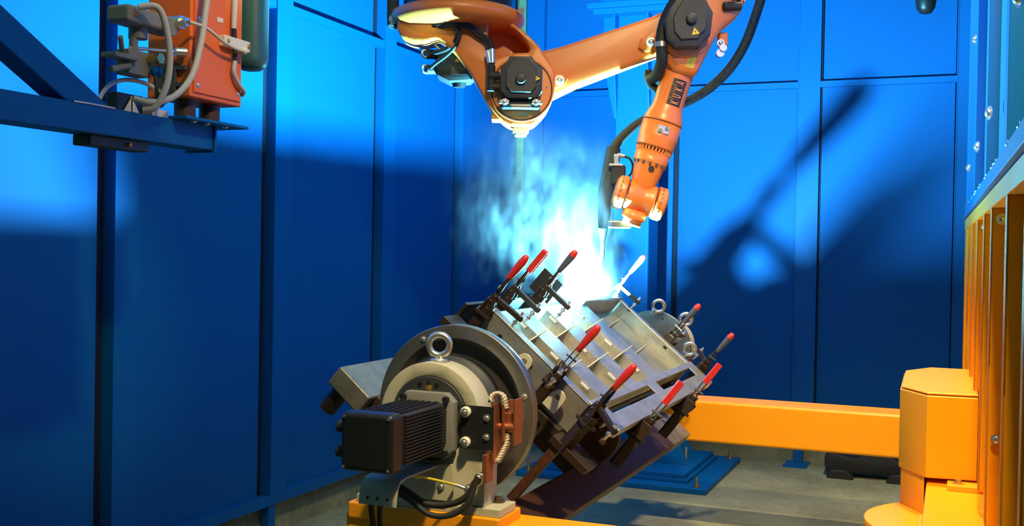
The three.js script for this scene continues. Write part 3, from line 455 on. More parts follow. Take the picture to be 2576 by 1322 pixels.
// ------------------------------------------------------------------ the robot, hung from the beam; local origin on its shoulder axis, z towards the operator side
const ROB = [-1.4873, 1.9178, -3.668];
{
  const t = thing('welding_robot', 'orange six axis welding robot hung upside down from the gantry', 'robot', ROB, rad(22.3));
  // turret base and carousel
  obj('turret_base', [rod([-0.231, 0.255, 0], [-0.231, 0.62, 0], 0.2, 0.2, 48), rod([-0.231, 0.62, 0], [-0.231, 0.7922, 0], 0.25, 0.25, 48)], M.black, t);
  obj('base_print', patch([-0.231, 0.268, 0], [-0.231, 0.3, 0], 0.2005, -1.2, 1.2, 30), mat(0xffffff, 0.5, 0, { map: rep(printTex, 1), side: THREE.DoubleSide }), t).geometry.attributes.uv.array.forEach((v, i, a) => { if (i % 2 === 0) { const u = a[i], w = a[i + 1]; a[i] = w; a[i + 1] = u; } });
  obj('carousel_flange', turned([-0.231, 0.185, 0], [-0.231, 1, 0], [[0.001, 0], [0.2, 0], [0.23, 0.01], [0.244, 0.026], [0.246, 0.04], [0.241, 0.055], [0.218, 0.066], [0.19, 0.075], [0.001, 0.075]], 72), M.robot, t);
  const outline = [[-0.439, 0.222], [-0.444, 0.182], [-0.426, 0.153], [-0.393, 0.139], [-0.342, 0.136], [-0.291, 0.144], [-0.232, 0.098], [-0.172, 0.019], [-0.134, -0.046], [-0.1, -0.1], [-0.06, -0.142], [-0.026, -0.16], [0.042, -0.158], [0.07, -0.138], [0.101, -0.101], [0.125, -0.042], [0.128, 0.032], [0.113, 0.063], [0.09, 0.097], [0.053, 0.143], [0.008, 0.183], [-0.029, 0.212], [-0.029, 0.235], [-0.439, 0.235]];
  const pocket = [[-0.114, 0.205], [-0.058, 0.203], [-0.014, 0.18], [0.024, 0.14], [0.034, 0.116], [0.027, 0.104], [-0.012, 0.102], [-0.07, 0.089], [-0.111, 0.076]];
  const car = obj('carousel', [slab(poly(smooth(outline, 4), [smooth(pocket, 3).reverse()]), 0.14, -0.04, 0.01, 3).translate(0, -0.014, 0), slab(poly(smooth(outline, 4)), 0.03, -0.065, 0.005, 2).translate(0, -0.012, 0)], M.robot, t);
  obj('turret_casting', turned([-0.26, 0.12, -0.03], [-0.26, 1, -0.03], [[0.001, 0.02], [0.1, 0.02], [0.13, 0.04], [0.15, 0.08], [0.16, 0.12], [0.001, 0.12]], 40), M.robot, car);
  obj('shoulder_foot', rbox(0.05, 0.03, 0.1, -0.075, -0.135, 0.02, 0.004), M.robot, car);
  obj('bumper', [rbox(0.06, 0.03, 0.05, 0.007, -0.182, 0.04, 0.01), rbox(0.045, 0.02, 0.04, 0.007, -0.198, 0.04, 0.008)], M.clearHose, car);
  obj('flange_plug', rod([0.0, 0.235, 0.1], [0.0, 0.225, 0.16], 0.012), M.zinc, car);
  obj('hanging_lug', [rbox(0.04, 0.09, 0.05, -0.468, 0.26, 0.02, 0.006), rbox(0.05, 0.04, 0.06, -0.462, 0.205, 0.02, 0.01)], M.blackCap, t);
  obj('lug_bolt', [bolt([-0.46, 0.21, 0.05], [0, 0, 1], 0.012)], M.zinc, t);
  obj('cable_saddle', rbox(0.05, 0.06, 0.05, -0.222, 0.205, 0.11, 0.008), M.blackCap, t);
  // shoulder ring and motor
  const ring = obj('shoulder_ring', turned([0.007, -0.045, 0.085], [0.007, -0.045, 1], [[0.117, 0], [0.117, 0.022], [0.114, 0.025], [0.11, 0.025], [0.109, 0.02], [0.107, 0.02], [0.106, 0.025], [0.001, 0.025]], 64), M.robot, t);
  obj('ring_groove', new THREE.TorusGeometry(0.108, 0.0022, 8, 64).translate(0.007, -0.045, 0.1095), M.black, ring);
  for (const a of [0.1, 1.2, 2.2, 3.4, 4.6, 4.75, 4.9]) obj('ring_screw', rod([0.007 + 0.09 * Math.cos(a), -0.045 + 0.09 * Math.sin(a), 0.108], [0.007 + 0.09 * Math.cos(a), -0.045 + 0.09 * Math.sin(a), 0.1115], 0.004, 0.004, 10), M.grayDark, ring);
  function motor(name, pts, x, y, z, turn, depth) {
    const g = new THREE.Group(); g.name = name; g.position.set(x, y, z); g.rotation.z = turn; t.add(g);
    obj('housing', slab(poly(pts), depth, 0, 0.006, 2), M.blackCap, g);
    obj('cover_plate', slab(poly(pts.map(([a, b]) => [a * 0.72, b * 0.8 + 0.006])), 0.012, depth - 0.002, 0.003, 1), M.blackCap, g);
    obj('centre_knob', turned([0, 0.004, depth + 0.008], [0, 0.004, 1], [[0.001, 0], [0.019, 0], [0.0185, 0.016], [0.015, 0.02], [0.0001, 0.0205]], 24), M.blackCap, g);
    return g;
  }
  const cap = [[-0.04, 0.085], [0.036, 0.085], [0.05, 0.066], [0.076, 0.042], [0.076, -0.036], [0.05, -0.062], [-0.046, -0.062], [-0.072, -0.038], [-0.072, 0.04], [-0.05, 0.066]];
  const m2 = motor('shoulder_motor', cap, 0.004, -0.024, 0.108, 0, 0.075);
  obj('motor_guard', [rbox(0.075, 0.016, 0.03, 0, -0.088, 0.05, 0.006), rbox(0.04, 0.014, 0.03, -0.058, -0.073, 0.05, 0.005).rotateZ(0), rbox(0.04, 0.014, 0.03, 0.058, -0.073, 0.05, 0.005)], M.steel, m2);
  each('guard_screw', [dome([-0.055, -0.075, 0.066], [0, 0, 1], 0.008), dome([0.055, -0.075, 0.066], [0, 0, 1], 0.008)], M.zinc, m2);
  obj('motor_foot', rbox(0.14, 0.04, 0.05, 0.0, -0.075, 0.02, 0.01), M.black, m2);
  for (const y of [0.02, -0.02]) obj('plug', [rod([-0.075, y, 0.04], [-0.11, y, 0.04], 0.015, 0.015, 18), rod([-0.105, y - 0.014, 0.04], [-0.105, y + 0.035, 0.04], 0.014, 0.014, 18)], M.rubber, m2);
  warningSign(m2, 0.056, 0.006, 0.083, 0.011, 0.5);
  // turret motor under the carousel
  const m1 = new THREE.Group(); m1.name = 'turret_motor'; t.add(m1);
  obj('housing', slab(poly([[-0.215, 0.132], [-0.3, 0.112], [-0.311, 0.053], [-0.303, 0.016], [-0.259, -0.005], [-0.186, -0.0], [-0.15, 0.03], [-0.16, 0.1]]), 0.13, -0.12, 0.01, 2), M.blackCap, m1);
  obj('bottom_cap', rod([-0.225, 0.0, -0.05], [-0.225, -0.018, -0.05], 0.028, 0.022, 20), M.black, m1);
  for (const [y, x] of [[0.095, -0.346], [0.038, -0.345]]) { obj('plug', rod([-0.3, y + 0.002, -0.02], [x, y, 0.0], 0.016, 0.018, 18), M.rubber, m1); obj('plug_ring', new THREE.TorusGeometry(0.013, 0.005, 8, 20).rotateY(0.6).translate(x - 0.002, y, 0.008), M.zinc, m1); }
  obj('rating_plate', rbox(0.055, 0.03, 0.002, -0.225, 0.035, 0.011, 0.001, 1), M.gripGray, m1);
  obj('orange_mark', slab(poly([[-0.24, 0.066], [-0.222, 0.066], [-0.231, 0.082]]), 0.001, 0.011, 0), M.orangeLamp, m1);
  // link arm behind the carousel, forearm in front of it
  const d = V(0.637, 0.238, 0).normalize(), nrm = V(-d.y, d.x, 0), on = (u, v) => [d.x * u + nrm.x * v, d.y * u + nrm.y * v];
  const la = []; for (let i = 0; i <= 16; i++) { const a = Math.PI / 2 + (i / 16) * Math.PI; la.push(on(0.1 * Math.cos(a), 0.1 * Math.sin(a))); } la.push(on(0.2, -0.078), on(0.55, -0.07)); for (let i = 0; i <= 16; i++) { const a = -Math.PI / 2 + (i / 16) * Math.PI; la.push(on(0.68 + 0.085 * Math.cos(a), 0.085 * Math.sin(a))); } la.push(on(0.55, 0.072), on(0.2, 0.08));
  const link = obj('link_arm', slab(poly(la), 0.12, -0.17, 0.014, 3), M.robot, t);
  const lug = (u, v, s, turn) => { const [x, y] = on(u, v); const g = obj('link_lug', [slab(poly([[-0.04, -0.03], [0.02, -0.022], [0.036, 0], [0.02, 0.022], [-0.04, 0.03]].map(([a, b]) => [a * s, b * s])), 0.03, -0.058, 0.004, 2).rotateZ(turn).translate(x, y, 0)], M.robot, link); obj('lug_screw', dome([x + 0.005, y, -0.028], [0, 0, 1], 0.012), M.zinc, link); };
  lug(0.138, -0.04, 1, 0.2); lug(0.505, -0.02, 1.2, Math.PI + 0.4);
  obj('stop_block', rbox(0.02, 0.03, 0.05, 0.502, 0.2, -0.08, 0.004), M.white, link);
  // forearm housing
  const A3 = [0.637, 0.238, 0.02], ax = V(0.444 - 0.637, -0.427 - 0.238, 0).normalize(), fo = (k, z = 0.02) => [A3[0] + ax.x * k, A3[1] + ax.y * k, z], ang = Math.atan2(ax.y, ax.x);
  const house = smooth([[0.56, 0.38], [0.545, 0.31], [0.532, 0.23], [0.532, 0.163], [0.52, 0.08], [0.56, 0.03], [0.63, 0.02], [0.66, 0.07], [0.7, 0.15], [0.73, 0.19], [0.775, 0.23], [0.8, 0.27], [0.805, 0.36], [0.76, 0.43], [0.62, 0.45]], 4);
  const fore = obj('forearm_housing', slab(poly(house), 0.15, -0.05, 0.03, 4), M.robot, t);
  obj('elbow_shaft', rod([0.637, 0.238, -0.17], [0.637, 0.238, -0.05], 0.08, 0.08, 40), M.robot, fore);
  const tubeArm = obj('forearm', turned(fo(0.09), fo(1), [[0.001, 0], [0.062, 0], [0.066, 0.04], [0.0605, 0.1], [0.0568, 0.16], [0.056, 0.22], [0.0562, 0.24], [0.059, 0.258], [0.066, 0.278], [0.0712, 0.292], [0.0725, 0.305], [0.0725, 0.312], [0.001, 0.312]], 48), M.robot, t);
  obj('lettering_plate', patch(fo(0.337), fo(0.237), 0.0575, -0.75, 0.3, 20), mat(0xffffff, 0.5, 0, { map: letterTex, side: THREE.DoubleSide }), tubeArm);
  obj('data_label', box(0.068, 0.028, 0.001).rotateZ(ang + Math.PI).translate(0.616, 0.078, 0.1003), mat(0xffffff, 0.5, 0, { map: labelTex }), fore);
  const fa = (k) => fo(k);
  obj('wrist_drive', [turned(fa(0.4025), fa(1), [[0.001, 0], [0.0725, 0.001], [0.0725, 0.058], [0.0705, 0.063], [0.0705, 0.088], [0.067, 0.096], [0.001, 0.096]], 48)], M.robot, t);
  const wd = obj('drive_window', slab(poly([[-0.021, -0.014], [0.021, -0.014], [0.021, 0.014], [-0.021, 0.014]]), 0.004, 0, 0.001, 1).rotateZ(ang + Math.PI / 2).translate(fa(0.432)[0] + 0.004, fa(0.432)[1], 0.0912), M.zinc, t);
  each('window_screw', [-0.012, 0.012].map((q) => rod([fa(0.432)[0] + 0.004 + q, fa(0.432)[1] + q * 0.29, 0.095], [fa(0.432)[0] + 0.004 + q, fa(0.432)[1] + q * 0.29, 0.1], 0.007, 0.007, 12)), M.steel, wd);
  const belt = obj('drive_ring', turned(fa(0.4965), fa(1), [[0.001, 0], [0.0615, 0], [0.0615, 0.016], [0.001, 0.016]], 40), M.black, t);
  for (let k = 0; k < 18; k++) { const th = -1.9 + k * 0.21, s = V(ax.y, -ax.x, 0), b = V(...fa(0.505)).addScaledVector(s, 0.0625 * Math.sin(th)); b.z += 0.0625 * Math.cos(th); obj('ring_screw', along(new THREE.CylinderGeometry(0.0042, 0.0042, 0.016, 8).translate(0, 0.0, 0), b.toArray(), b.clone().addScaledVector(ax, 0.1).toArray()), M.robot, belt); }
  const hand = obj('hand_cone', turned(fa(0.511), fa(1), [[0.001, 0], [0.064, 0], [0.063, 0.04], [0.06, 0.043], [0.057, 0.05], [0.051, 0.09], [0.043, 0.13], [0.03, 0.165], [0.001, 0.17]], 40), M.robot, t);
  for (let k = 0; k < 8; k++) { const th = -1.6 + k * 0.42, s = V(ax.y, -ax.x, 0), b = V(...fa(0.558)).addScaledVector(s, 0.06 * Math.sin(th)); b.z += 0.06 * Math.cos(th); obj('hand_screw', along(new THREE.CylinderGeometry(0.0045, 0.0045, 0.01, 8), b.toArray(), b.clone().addScaledVector(ax, 0.1).toArray()), M.gripGray, hand); }
  obj('hand_plug', rod([fa(0.578)[0] + 0.006, fa(0.578)[1], 0.06], [fa(0.578)[0] + 0.006, fa(0.578)[1], 0.078], 0.011, 0.011, 16), M.black, hand);
  // wrist: a cross cylinder with two caps, then the tool flange
  const W = fa(0.685), sx = V(-ax.y, ax.x, 0), wp = (k) => [W[0] + sx.x * k, W[1] + sx.y * k, W[2]];
  const wrist = obj('wrist', turned(wp(-0.05), wp(1), [[0.001, 0], [0.055, 0], [0.058, 0.006], [0.056, 0.03], [0.05, 0.06], [0.05, 0.07], [0.056, 0.085], [0.058, 0.1], [0.055, 0.106], [0.001, 0.106]], 40), M.robot, t);
  obj('wrist_cap', turned(wp(-0.054), wp(-1), [[0.001, 0], [0.062, 0], [0.064, 0.006], [0.063, 0.024], [0.058, 0.032], [0.045, 0.04], [0.0001, 0.042]], 40), M.robot, wrist);
  obj('wrist_cap', turned(wp(0.06), wp(1), [[0.001, 0], [0.06, 0], [0.062, 0.006], [0.062, 0.028], [0.056, 0.036], [0.04, 0.041], [0.0001, 0.042]], 40), M.robot, wrist);
  for (const k of [-0.048, -0.078, 0.075]) for (let j = 0; j < 7; j++) { const th = -1.2 + j * 0.3, r = k === -0.048 ? 0.056 : 0.0632, b = V(...wp(k)).addScaledVector(ax, r * Math.sin(th)); b.z += r * Math.cos(th); obj('cap_screw', along(new THREE.CylinderGeometry(0.0025, 0.0025, 0.003, 8), b.toArray(), V(...wp(k)).addScaledVector(b.clone().sub(V(...wp(k))), 3).toArray()), M.gripGray, wrist); }
  const T0 = V(...W).addScaledVector(ax, 0.05);
  const fl = obj('tool_flange', [turned(T0.toArray(), T0.clone().add(ax).toArray(), [[0.001, 0], [0.045, 0], [0.045, 0.03], [0.036, 0.034], [0.036, 0.055], [0.001, 0.055]], 32)], M.robot, t);
  obj('torch_holder', [rbox(0.09, 0.03, 0.04, T0.x - 0.055, T0.y - 0.05, 0.0, 0.008)], M.steel, fl);
  // torch: body, swan neck, nozzle
  const torch = new THREE.Group(); torch.name = 'torch'; t.add(torch);
  obj('body', [rod([0.357, -0.232, -0.06], [0.325, -0.42, -0.03], 0.026, 0.03, 20), rod([0.325, -0.42, -0.03], [0.318, -0.53, 0.0], 0.03, 0.02, 20), rod([0.318, -0.53, 0.0], [0.3195, -0.575, -0.013], 0.02, 0.01, 20)], M.rubber, torch);
  obj('swan_neck', tube([[0.319, -0.52, 0.0], [0.32, -0.58, -0.015], [0.318, -0.65, -0.05], [0.302, -0.71, -0.08], [0.294, -0.735, -0.088]], 0.009, 24, 12), M.steel, torch);
  obj('nozzle', [rod([0.295, -0.73, -0.087], [0.275, -0.798, -0.094], 0.0125, 0.0105, 20), rod([0.275, -0.798, -0.094], [0.262, -0.814, -0.092], 0.001, 0.001, 6)], M.copper, torch);
  obj('shock_sensor', [rbox(0.05, 0.07, 0.05, 0.372, -0.335, -0.02, 0.006), rbox(0.02, 0.03, 0.02, 0.366, -0.272, -0.02, 0.003)], M.rubber, torch);
  obj('sensor_plug', [rod([0.366, -0.262, -0.01], [0.392, -0.266, -0.01], 0.008), rbox(0.018, 0.04, 0.018, 0.362, -0.28, -0.008, 0.003), rbox(0.05, 0.008, 0.02, 0.36, -0.3, 0.0, 0.002)], M.zinc, torch);
  obj('sensor_wire', tube([[0.39, -0.266, -0.01], [0.412, -0.275, -0.01], [0.424, -0.3, -0.01], [0.418, -0.33, -0.01], [0.395, -0.35, -0.01]], 0.004, 24, 8), M.rubber, torch);
  // elbow motor
  const cap3 = [[-0.055, 0.09], [0.03, 0.095], [0.042, 0.078], [0.07, 0.05], [0.082, -0.03], [0.062, -0.055], [0.06, -0.075], [-0.02, -0.1], [-0.06, -0.075], [-0.085, -0.02], [-0.078, 0.03]];
  const m3 = motor('elbow_motor', cap3, 0.596, 0.197, 0.095, -0.45 + 0.2, 0.08);
  warningSign(m3, 0.026, -0.036, 0.0902, 0.016, 0.45);
  obj('elbow_rim', slab(poly(circlePts(0.098, 40)), 0.02, -0.006, 0.004).translate(0.0, -0.02, 0), M.robot, m3);
  obj('elbow_plug', [rbox(0.07, 0.03, 0.03, 0.755, 0.265, 0.11, 0.01).translate(0, 0, 0), rod([0.775, 0.285, 0.11], [0.8, 0.31, 0.1], 0.006)], M.rubber, fore);
  each('elbow_valve', [rod([0.76, 0.31, 0.1], [0.76, 0.31, 0.13], 0.014), rod([0.735, 0.318, 0.1], [0.735, 0.318, 0.13], 0.008)], M.red, fore);
  each('valve_fitting', [rod([0.778, 0.325, 0.1], [0.778, 0.325, 0.125], 0.01), rod([0.748, 0.33, 0.1], [0.748, 0.33, 0.125], 0.007), dome([0.802, 0.29, 0.08], [1, 0, 0], 0.006)], M.zinc, fore);
  const cast = obj('cast_mark', [0, 1, 2, 3].map((k) => slab(poly([[0, 0], [0.012, 0.003], [0.01, 0.008], [0.002, 0.005]]), 0.0015, 0, 0).rotateZ(-0.35 + k).translate(0.545 + 0.017 * k, 0.1 - 0.006 * k, 0.0855)), M.robot, fore);
  obj('elbow_bumper', [rbox(0.035, 0.05, 0.04, 0.738, 0.16, 0.03, 0.008)], M.robot, fore);
  each('bumper_screw', [rod([0.735, 0.125, 0.05], [0.735, 0.125, 0.068], 0.013), rod([0.726, 0.108, 0.04], [0.726, 0.108, 0.06], 0.015), dome([0.728, 0.145, 0.05], [0, 0, 1], 0.009)], M.zinc, fore);
  obj('elbow_hose', tube([[0.599, 0.318, 0.14], [0.555, 0.284, 0.13], [0.52, 0.222, 0.11], [0.506, 0.163, 0.1], [0.506, 0.11, 0.1]], 0.02, 30, 12), M.rubber, t);
  obj('hose_clamp', rod([0.506, 0.135, 0.1], [0.506, 0.117, 0.1], 0.0225, 0.0225, 20), M.zinc, t);
  obj('elbow_hose', tube([[0.506, 0.118, 0.1], [0.51, 0.07, 0.09], [0.5, 0.03, 0.05], [0.488, 0.02, 0.0], [0.484, 0.03, -0.04]], 0.021, 24, 12), M.rubber, t);
  obj('elbow_hose', tube([[0.478, 0.055, -0.04], [0.478, 0.02, -0.035], [0.492, -0.005, -0.02], [0.524, -0.025, 0.0]], 0.015, 24, 12), M.rubber, t);
  obj('hose_fitting', rod([0.5, 0.018, 0.02], [0.522, 0.022, 0.02], 0.009, 0.007, 14), M.zinc, t);
  // motor cables over the carousel
  for (const [pts, r] of [[[[-0.379, 0.155, 0.06], [-0.321, 0.177, 0.09], [-0.248, 0.186, 0.13], [-0.189, 0.18, 0.13], [-0.142, 0.148, 0.12], [-0.112, 0.125, 0.125], [-0.1, 0.093, 0.14], [-0.098, 0.03, 0.148]], 0.0085], [[[-0.379, 0.15, 0.05], [-0.3, 0.172, 0.09], [-0.24, 0.176, 0.13], [-0.189, 0.168, 0.13], [-0.15, 0.14, 0.12], [-0.12, 0.12, 0.12], [-0.108, 0.09, 0.135], [-0.106, 0.02, 0.148]], 0.007], [[[-0.233, 0.19, 0.12], [-0.224, 0.157, 0.12], [-0.232, 0.128, 0.1], [-0.261, 0.108, 0.06], [-0.33, 0.094, 0.0]], 0.009], [[[-0.23, 0.185, 0.12], [-0.216, 0.15, 0.12], [-0.228, 0.113, 0.11], [-0.262, 0.083, 0.07], [-0.307, 0.057, 0.03], [-0.33, 0.042, 0.005]], 0.007]]) obj('motor_cable', tube(pts, r, 40, 10), M.rubber, t);
  each('cable_end', [rod([-0.1, 0.09, 0.14], [-0.098, 0.04, 0.147], 0.011), rod([-0.116, 0.085, 0.138], [-0.107, 0.04, 0.147], 0.008)], M.zinc, t);
  obj('white_cable', tube([[-0.33, 0.15, 0.02], [-0.315, 0.128, 0.02], [-0.295, 0.108, 0.02]], 0.004, 12, 8), M.hose, t);
}
// torch hose looping behind the forearm
{
  const o = new THREE.Group(); o.name = numbered('torch_hose'); scene.add(o); o.position.set(...ROB); o.rotation.y = rad(22.3);
  const pts = [[0.9, 0.42, -0.02], [0.893, 0.345, -0.03], [0.876, 0.272, -0.05], [0.843, 0.169, -0.07], [0.793, 0.08, -0.09], [0.721, 0.006, -0.11], [0.649, -0.04, -0.12], [0.576, -0.073, -0.12], [0.504, -0.105, -0.11], [0.446, -0.138, -0.1], [0.395, -0.183, -0.08], [0.363, -0.222, -0.065], [0.356, -0.24, -0.06]];
  obj('sleeve', tube(pts, 0.0175, 80, 14), M.rubber, o);
  const c = new THREE.CatmullRomCurve3(pts.map((p) => V(...p))), rings = []; for (let i = 0; i < 95; i++) { const u = 0.02 + i * 0.0058, p = c.getPointAt(u), q = c.getTangentAt(u); rings.push(new THREE.TorusGeometry(0.0178, 0.0013, 5, 16).applyQuaternion(new THREE.Quaternion().setFromUnitVectors(V(0, 0, 1), q)).translate(p.x, p.y, p.z)); }
  obj('corrugation', rings, M.rubber, o).userData.kind = 'stuff';
  tag(o, 'black corrugated hose curving behind the robot forearm to the torch', 'hose');
}

// ------------------------------------------------------------------ boom on the wall side with a feeder cabinet
// drawn large about the drawing point DRAWN, then brought to its real size and place at BOOM
const DRAWN = [-2.4, 1.67, -2.9], BOOM = [-1.704, 1.5627, -2.059];
function settle(o) { o.position.sub(V(...DRAWN)).multiplyScalar(0.71).add(V(...BOOM)); o.traverse((m) => { if (m.isMesh) m.geometry.scale(0.71, 0.71, 0.71); }); }
const leftFrom = scene.children.length;
{
  const t = thing('support_boom', 'blue square tube boom with a diagonal brace in front of the side wall', 'boom');
  obj('beam', rext(-2.5, -2.4, 1.628, 1.712, -3.075, -1.2, 0.003), M.blueFrame, t);
  const br = slab(poly([[-1.3, 2.42], [-1.3, 2.315], [-2.42, 1.71], [-2.6, 1.71]].map(([z, y]) => [-z, y])), 0.08, 0, 0.003, 1).rotateY(Math.PI / 2).translate(-2.49, 0, 0);
  obj('brace', br, M.blueFrame, t);
  each('wall_bracket', [rext(-3.86, -2.4, 1.63, 1.71, -1.25, -1.15, 0.003), rext(-3.86, -2.42, 2.3, 2.44, -1.34, -1.24, 0.003)], M.blueFrame, t);
  obj('end_plate', [rext(-2.52, -2.39, 1.62, 1.715, -3.085, -3.075, 0.002)], M.blueFrame, t);
  obj('shelf_plate', [rext(-2.54, -2.34, 1.712, 1.722, -3.2, -2.86, 0.002)], M.blueFrame, t);
  obj('sensor_box', [rext(-2.5, -2.43, 1.595, 1.628, -2.79, -2.53, 0.004)], M.blackCap, t);
  obj('sensor_lamp', [rod([-2.43, 1.61, -2.69], [-2.415, 1.61, -2.69], 0.006)], M.orangeLamp, t);
  obj('pin', rod([-2.5, 1.712, -2.5], [-2.5, 1.82, -2.5], 0.013), M.blueFrame, t);
  obj('weld_bead', tube([[-2.4, 1.713, -2.43], [-2.4, 1.714, -2.5], [-2.4, 1.713, -2.6]], 0.004, 16, 6), M.zinc, t);
}
{
  const t = thing('feeder_cabinet', 'orange feeder cabinet standing on the blue boom', 'cabinet');
  obj('body', rext(-2.53, -2.352, 1.788, 2.55, -3.17, -2.89, 0.006), M.cabinet, t);
  const door = obj('front_cover', [rext(-2.352, -2.346, 1.805, 2.53, -3.155, -2.905, 0.002)], M.cabinet, t);
  for (const [y, z] of [[1.83, -2.925], [2.05, -2.925], [1.83, -3.14], [2.25, -2.925]]) obj('cover_screw', dome([-2.346, y, z], [1, 0, 0], 0.006), M.zinc, door);
  const pl = obj('rating_plate', rbox(0.0015, 0.016, 0.032, -2.345, 2.07, -3.035, 0.0005, 1), M.white, door);
  for (const z of [-2.95, -3.08]) obj('rubber_foot', [rod([-2.42, 1.722, z], [-2.42, 1.788, z], 0.036, 0.036, 24)], M.brownSteel, t);
  for (const [z] of [[-2.93], [-3.0], [-3.1]]) obj('foot_bolt', dome([-2.365, 1.712, z], [0.4, -1, 0], 0.008), M.zinc, t);
  // pneumatic fittings on the end facing the operator
  const v = obj('pressure_regulator', [rext(-2.46, -2.37, 1.985, 2.04, -2.86, -2.62, 0.012), rod([-2.4, 2.0, -2.8], [-2.35, 2.0, -2.8], 0.028, 0.028, 20), rod([-2.42, 1.95, -2.72], [-2.42, 1.99, -2.72], 0.03, 0.03, 20), rod([-2.42, 1.9, -2.7], [-2.42, 1.95, -2.7], 0.014, 0.014, 16)], M.grayDark, t);
  obj('dial', rod([-2.37, 2.012, -2.65], [-2.366, 2.012, -2.65], 0.009, 0.009, 16), M.orangeLamp, v);
  obj('screw_collar', [rod([-2.38, 2.02, -2.83], [-2.335, 2.02, -2.83], 0.024, 0.024, 6), rod([-2.335, 2.02, -2.83], [-2.315, 2.02, -2.83], 0.015, 0.015, 16)], M.zinc, v);
  obj('valve_block', [rext(-2.46, -2.4, 1.83, 1.91, -2.76, -2.66, 0.006), rext(-2.44, -2.38, 1.87, 1.885, -2.68, -2.58, 0.003), rod([-2.4, 1.855, -2.66], [-2.4, 1.83, -2.58], 0.01), rod([-2.43, 1.905, -2.66], [-2.41, 1.94, -2.63], 0.008)], M.grayDark, t);
  obj('brass_nut', [rod([-2.4, 1.89, -2.75], [-2.36, 1.89, -2.75], 0.016, 0.016, 18), rod([-2.36, 1.89, -2.75], [-2.352, 1.89, -2.75], 0.018, 0.018, 6)], M.brass, t);
  obj('blue_plug', new THREE.SphereGeometry(0.019, 16, 12).translate(-2.375, 1.85, -2.755), M.blueFrame, t);
  obj('connector_rod', [rod([-2.42, 1.915, -2.68], [-2.37, 1.93, -2.86], 0.006), rod([-2.38, 1.93, -2.85], [-2.36, 1.932, -2.88], 0.016, 0.016, 8)], M.zinc, t);
  obj('hinge', [rext(-2.47, -2.4, 1.8, 1.9, -2.886, -2.876, 0.002), rext(-2.4, -2.36, 1.875, 1.89, -2.886, -2.876, 0.002), rext(-2.4, -2.36, 1.82, 1.835, -2.886, -2.876, 0.002)], M.gripGray, t);
  const mb = obj('manifold', [rext(-2.346, -2.32, 1.98, 2.018, -3.175, -3.03, 0.004)], M.white, t);
  each('manifold_screw', [dome([-2.32, 2.0, -3.05], [1, 0, 0], 0.005), dome([-2.32, 2.0, -3.165], [1, 0, 0], 0.006)], M.brass, mb);
  each('manifold_nipple', [rod([-2.33, 1.94, -3.1], [-2.33, 1.98, -3.1], 0.008), rod([-2.33, 2.018, -3.095], [-2.33, 2.05, -3.092], 0.009)], M.rubber, mb);
  obj('junction', new THREE.SphereGeometry(0.013, 14, 10).translate(-2.31, 1.978, -3.125), M.white, mb);
}
cable('braided_hose', [[-2.3, 2.35, -2.94], [-2.3, 2.106, -2.906], [-2.3, 1.957, -2.878], [-2.3, 1.839, -2.831], [-2.31, 1.765, -2.756], [-2.34, 1.74, -2.69], [-2.38, 1.75, -2.66]], 0.0105, M.hose, 'pale braided hose hanging across the front of the orange cabinet', 'hose');
cable('braided_hose', [[-2.35, 2.03, -2.64], [-2.31, 2.035, -2.68], [-2.3, 1.953, -2.718], [-2.3, 1.867, -2.729], [-2.305, 1.79, -2.718], [-2.33, 1.725, -2.697], [-2.36, 1.715, -2.68]], 0.0105, M.hose, 'pale hose bending down from the regulator dial', 'hose');
cable('gas_tube', [[-2.31, 2.02, -2.83], [-2.3, 2.015, -2.9], [-2.3, 1.982, -3.01], [-2.305, 1.975, -3.1], [-2.31, 1.978, -3.12]], 0.0055, M.clearHose, 'thin pale tube from the hexagon collar to the manifold block', 'tube');
cable('gas_tube', [[-2.33, 2.45, -3.1], [-2.33, 2.15, -3.093], [-2.33, 2.05, -3.091]], 0.009, M.clearHose, 'straight pale tube entering the top of the manifold block', 'tube');
cable('gas_tube', [[-2.33, 1.94, -3.1], [-2.33, 1.902, -3.095], [-2.33, 1.864, -3.123], [-2.335, 1.844, -3.158], [-2.36, 1.835, -3.185]], 0.008, M.hose, 'short braided tube curving off the lower edge of the cabinet cover', 'tube');
cable('gas_tube', [[-2.35, 1.83, -2.72], [-2.33, 1.77, -2.71], [-2.34, 1.735, -2.735], [-2.33, 1.78, -2.76], [-2.36, 1.83, -2.775]], 0.006, M.rubber, 'small dark looped tube under the blue plug', 'tube');
cable('wiring_duct', [[-2.45, 1.714, -2.578], [-2.45, 1.745, -2.59], [-2.45, 1.784, -2.621], [-2.45, 1.812, -2.675], [-2.45, 1.822, -2.74], [-2.45, 1.817, -2.814], [-2.47, 1.8, -2.9]], 0.007, M.clearHose, 'cream arched hose between the boom and the cabinet', 'hose');
{
  const t = thing('valve_bracket', 'small dark bracket with bright triangular cheeks on the boom', 'bracket', [-2.44, 1.712, -2.71]);
  obj('box', [rext(-0.04, 0.0, 0.0, 0.062, -0.06, 0.06, 0.003)], M.black, t);
  for (const [a, b, c] of [[-0.035, 0.003, 0], [0.035, -0.003, 0]]) obj('cheek', slab(poly([[a, 0.003], [b, 0.003], [b, 0.055]]), 0.004, 0, 0.0005, 1).rotateY(Math.PI / 2).translate(0.004, 0, 0), M.white, t);
  obj('terminal', [rext(-0.03, 0.015, 0, 0.06, -0.115, -0.065, 0.003), rext(-0.02, 0.03, 0, 0.025, -0.15, -0.07, 0.003)], M.clearHose, t);
}
